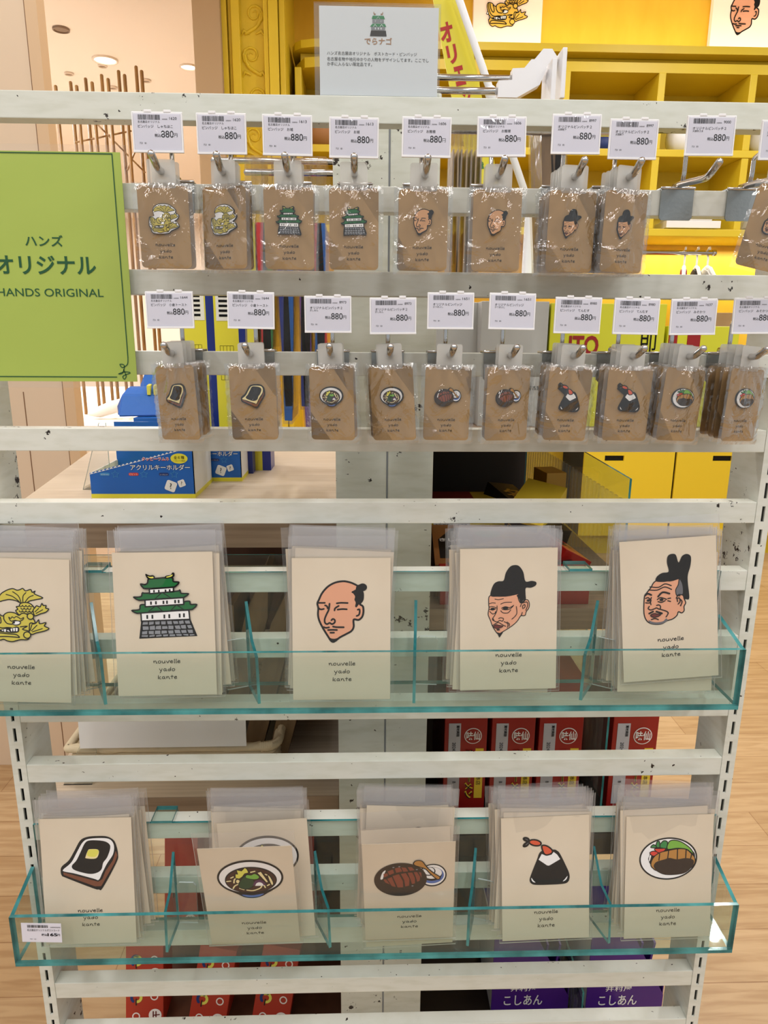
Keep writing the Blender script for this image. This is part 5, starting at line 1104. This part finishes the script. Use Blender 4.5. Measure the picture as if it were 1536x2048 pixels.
def Q(x, y): return (pc-pw/2+x*kx, .001+(1100-y)*kz)
def poly(pts, key, y=-.0009): mb.add([(Q(*p_)[0], y, Q(*p_)[1]) for p_ in pts], [tuple(t_) for t_ in tessellate_polygon([[Vector((*Q(*p_), 0)) for p_ in pts]])], key)
poly([(604, 335), (778, 335), (787, 400), (592, 400)], 'ramen_black'); poly([(605, 297), (770, 297), (768, 328), (607, 328)], 'castle_grey'); poly([(622, 258), (765, 258), (783, 292), (592, 292)], 'castle_green'); poly([(620, 212), (754, 212), (754, 250), (620, 250)], 'castle_grey'); poly([(624, 168), (752, 168), (766, 205), (612, 205)], 'castle_green')
for x, y in ((655, 230), (720, 230), (655, 313), (690, 313), (722, 313)): poly([(x-6, y-11), (x+6, y-11), (x+6, y+11), (x-6, y+11)], 'sign_paper', -.0010)
for x, y in ((688, 205), (652, 292), (728, 292)): stroke(mb, [Q(x-20, y), Q(x, y-26), Q(x+20, y)], 5*kx, 'sign_paper', -.0010)
for s in (-1, 1): poly([(688+s*28, 145), (688+s*55, 145), (688+s*55, 126), (688+s*48, 126), (688+s*48, 138), (688+s*28, 150)] if s > 0 else [(660, 145), (633, 145), (633, 126), (640, 126), (640, 138), (660, 150)], 'copper'); poly([(688+s*30, 150), (688+s*52, 150), (688+s*52, 158), (688+s*30, 158)], 'copper')
text(mb, 'でらナゴ', Q(690, 0)[0], Q(0, 495)[1], 'copper', w=322*kx, h=80*kz, y=-.0009, bold=.018)
text(mb, 'ハンズ名古屋店オリジナル　ポストカード・ピンバッジ', Q(88, 0)[0], Q(0, 622)[1], 'ink', w=1058*kx, h=42*kz, y=-.0009, align='l', bold=.0)
text(mb, '名古屋名物や地元ゆかりの人物をデザインしてます。ここでし', Q(88, 0)[0], Q(0, 690)[1], 'ink', w=1200*kx, h=44*kz, y=-.0009, align='l', bold=.0)
text(mb, 'か手に入らない限定品です。', Q(88, 0)[0], Q(0, 748)[1], 'ink', w=530*kx, h=44*kz, y=-.0009, align='l', bold=.0)
mb.build('notice_print', t)
# green laminated sign hung at left
YG = -.0075; gr = at(257, 530, YG).x; gc = at(92, 530, YG).x; gl_ = 2*gc-gr; gt = at(200, 304, YG).z; gb = at(200, 763, YG).z
t = thing('hanging_sign', 'green laminated sign with dark green lettering hung over the bars at left', 'sign', (gc, YG, gb)); gw = (gr-gl_)/2; gh = gt-gb
MB().box((-gw-.006, .0006, -.006), (gw+.006, .0011, gh+.006), 'sleeve').build('laminate', t); MB().box((-gw, 0, 0), (gw, .0006, gh), 'sign_green').build('sign_sheet', t)
mb = MB(); G = lambda x, y: (at(x, y, YG).x-gc, at(x, y, YG).z-gb)
text(mb, 'ハンズ', at(88, 480, YG).x-gc, G(87, 493)[1], 'sign_ink', w=G(126, 480)[0]-G(50, 480)[0], h=G(87, 470)[1]-G(87, 493)[1], y=-.0004, bold=.016); text(mb, 'オリジナル', 0, G(87, 549)[1], 'sign_ink', w=G(192, 530)[0]-G(-8, 530)[0], h=G(87, 511)[1]-G(87, 549)[1], y=-.0004, bold=.02); text(mb, 'HANDS ORIGINAL', at(101, 585, YG).x-gc, G(87, 593)[1], 'sign_ink', w=G(207, 585)[0]-G(-5, 585)[0], h=G(87, 577)[1]-G(87, 593)[1], y=-.0004, bold=.0)
br_ = G(224, 308); bb = G(228, 754); zb2 = bb[1]; xr = br_[0]
stroke(mb, [(-xr, br_[1]), (xr, br_[1]), (xr, zb2+.018)], .0009, 'sign_ink', -.0004); stroke(mb, [(-xr, br_[1]), (-xr, zb2), (xr-.012, zb2)], .0009, 'sign_ink', -.0004)
stroke(mb, smooth([(xr, zb2+.018), (xr-.001, zb2+.012), (xr-.006, zb2+.009), (xr-.008, zb2+.012), (xr-.004, zb2+.011), (xr-.006, zb2+.004), (xr-.010, zb2+.003), (xr-.004, zb2+.005), (xr+.001, zb2+.004), (xr-.006, zb2+.001), (xr-.005, zb2-.002), (xr-.003, zb2+.001), (xr-.005, zb2+.007)], False), .0008, 'sign_ink', -.0005)
mb.build('lettering', t)
# small price label stuck on the lower tray
p = at(83, 1866, -.0625); t = thing('price_label', 'small white 165 yen price label on the lower tray front at left', 'price tag', (p.x, -.0619, p.z), (0, R(2.5), 0)); lw, lh = .0425, .0245
MB().box((-lw/2, -.0004, -lh/2), (lw/2, 0, lh/2), 'paper_tag').build('label_paper', t); mb = MB(); bars(mb, -.0145, .0075, .0068, .0103, -.0007, random.Random(9)); text(mb, '2400000000', .0150, .0068, 'ink', w=.011, h=.0015, y=-.0007, bold=0); text(mb, '名古屋店オリジナルポストカード', .0022, .0022, 'ink', w=.0345, h=.0030, y=-.0007, bold=0); text(mb, '税込', .0030, -.0038, 'ink', w=.0062, h=.0030, y=-.0007, bold=.02); text(mb, '165', .0115, -.0040, 'ink', w=.0105, h=.0040, y=-.0007, bold=.03); text(mb, '円', .0182, -.0037, 'ink', w=.0026, h=.0028, y=-.0007); text(mb, '721  81', -.0095, -.0088, 'ink', w=.0065, h=.0013, y=-.0007, bold=0); mb.build('label_print', t)
# yellow banner and its white pole, leaning behind the rack
YN = .62
t = thing('banner_flag', 'yellow banner with red katakana lettering leaning behind the top bar', 'banner', (0, YN, 0)); mb = MB()
q = [at(*p_, YN) for p_ in ((852, -70), (905, -70), (926, 0), (962, 185), (1003, 400), (958, 400), (914, 240), (902, 190), (866, 0))]; mb.prism([(p_.x, p_.z) for p_ in q], -.0008, .0008, 'banner', 'y'); mb.build('cloth', t)
mb = MB()
for ch, x, y, w_, h_ in (('オ', 893, 65, 26, 40), ('リ', 904, 109, 20, 38), ('エ', 919, 152, 20, 40), ('ン', 932, 196, 20, 34), ('昔', 963, 331, 9, 15)):
    c = at(x, y, YN); u = (at(x+w_/2, y, YN)-at(x-w_/2, y, YN)).length; v_ = (at(x, y-h_/2, YN)-at(x, y+h_/2, YN)).length
    text(mb, ch, 0, -v_/2, 'banner_red' if ch != '昔' else 'pack_green', w=u, h=v_, y=-.0016, bold=.04, mtx=Matrix.Translation((c.x, 0, c.z)) @ Matrix.Rotation(R(-14 if ch != '昔' else 12)*-1*-1, 4, 'Y') if ch == '' else Matrix.Translation((c.x, 0, c.z)) @ Matrix.Rotation(R(-14), 4, 'Y'))
mb.build('lettering', t)
a, b = at(905, -40, YN-.03), at(1062, 420, YN-.03); t = thing('banner_pole', 'white banner pole leaning beside the yellow banner', 'pole', tuple(b)); MB().tube([(0, 0, 0), a-b], .0062, 'pole_white', 12).build('tube', t); f = .46; c = (a-b)*(1-(190+40)/460); MB().tube([c*.98, c*.98+(a-b)*.045], .0105, 'pole_white', 12).build('socket', t)
t = thing('pole_base', 'dark weighted stand holding the banner pole behind the rack', 'stand', (b.x, b.y, 1.312)); MB().lathe([(.03, 0), (.03, .012), (.012, .02), (.010, b.z-1.312)], 'pole_white', 18).build('stem', t)
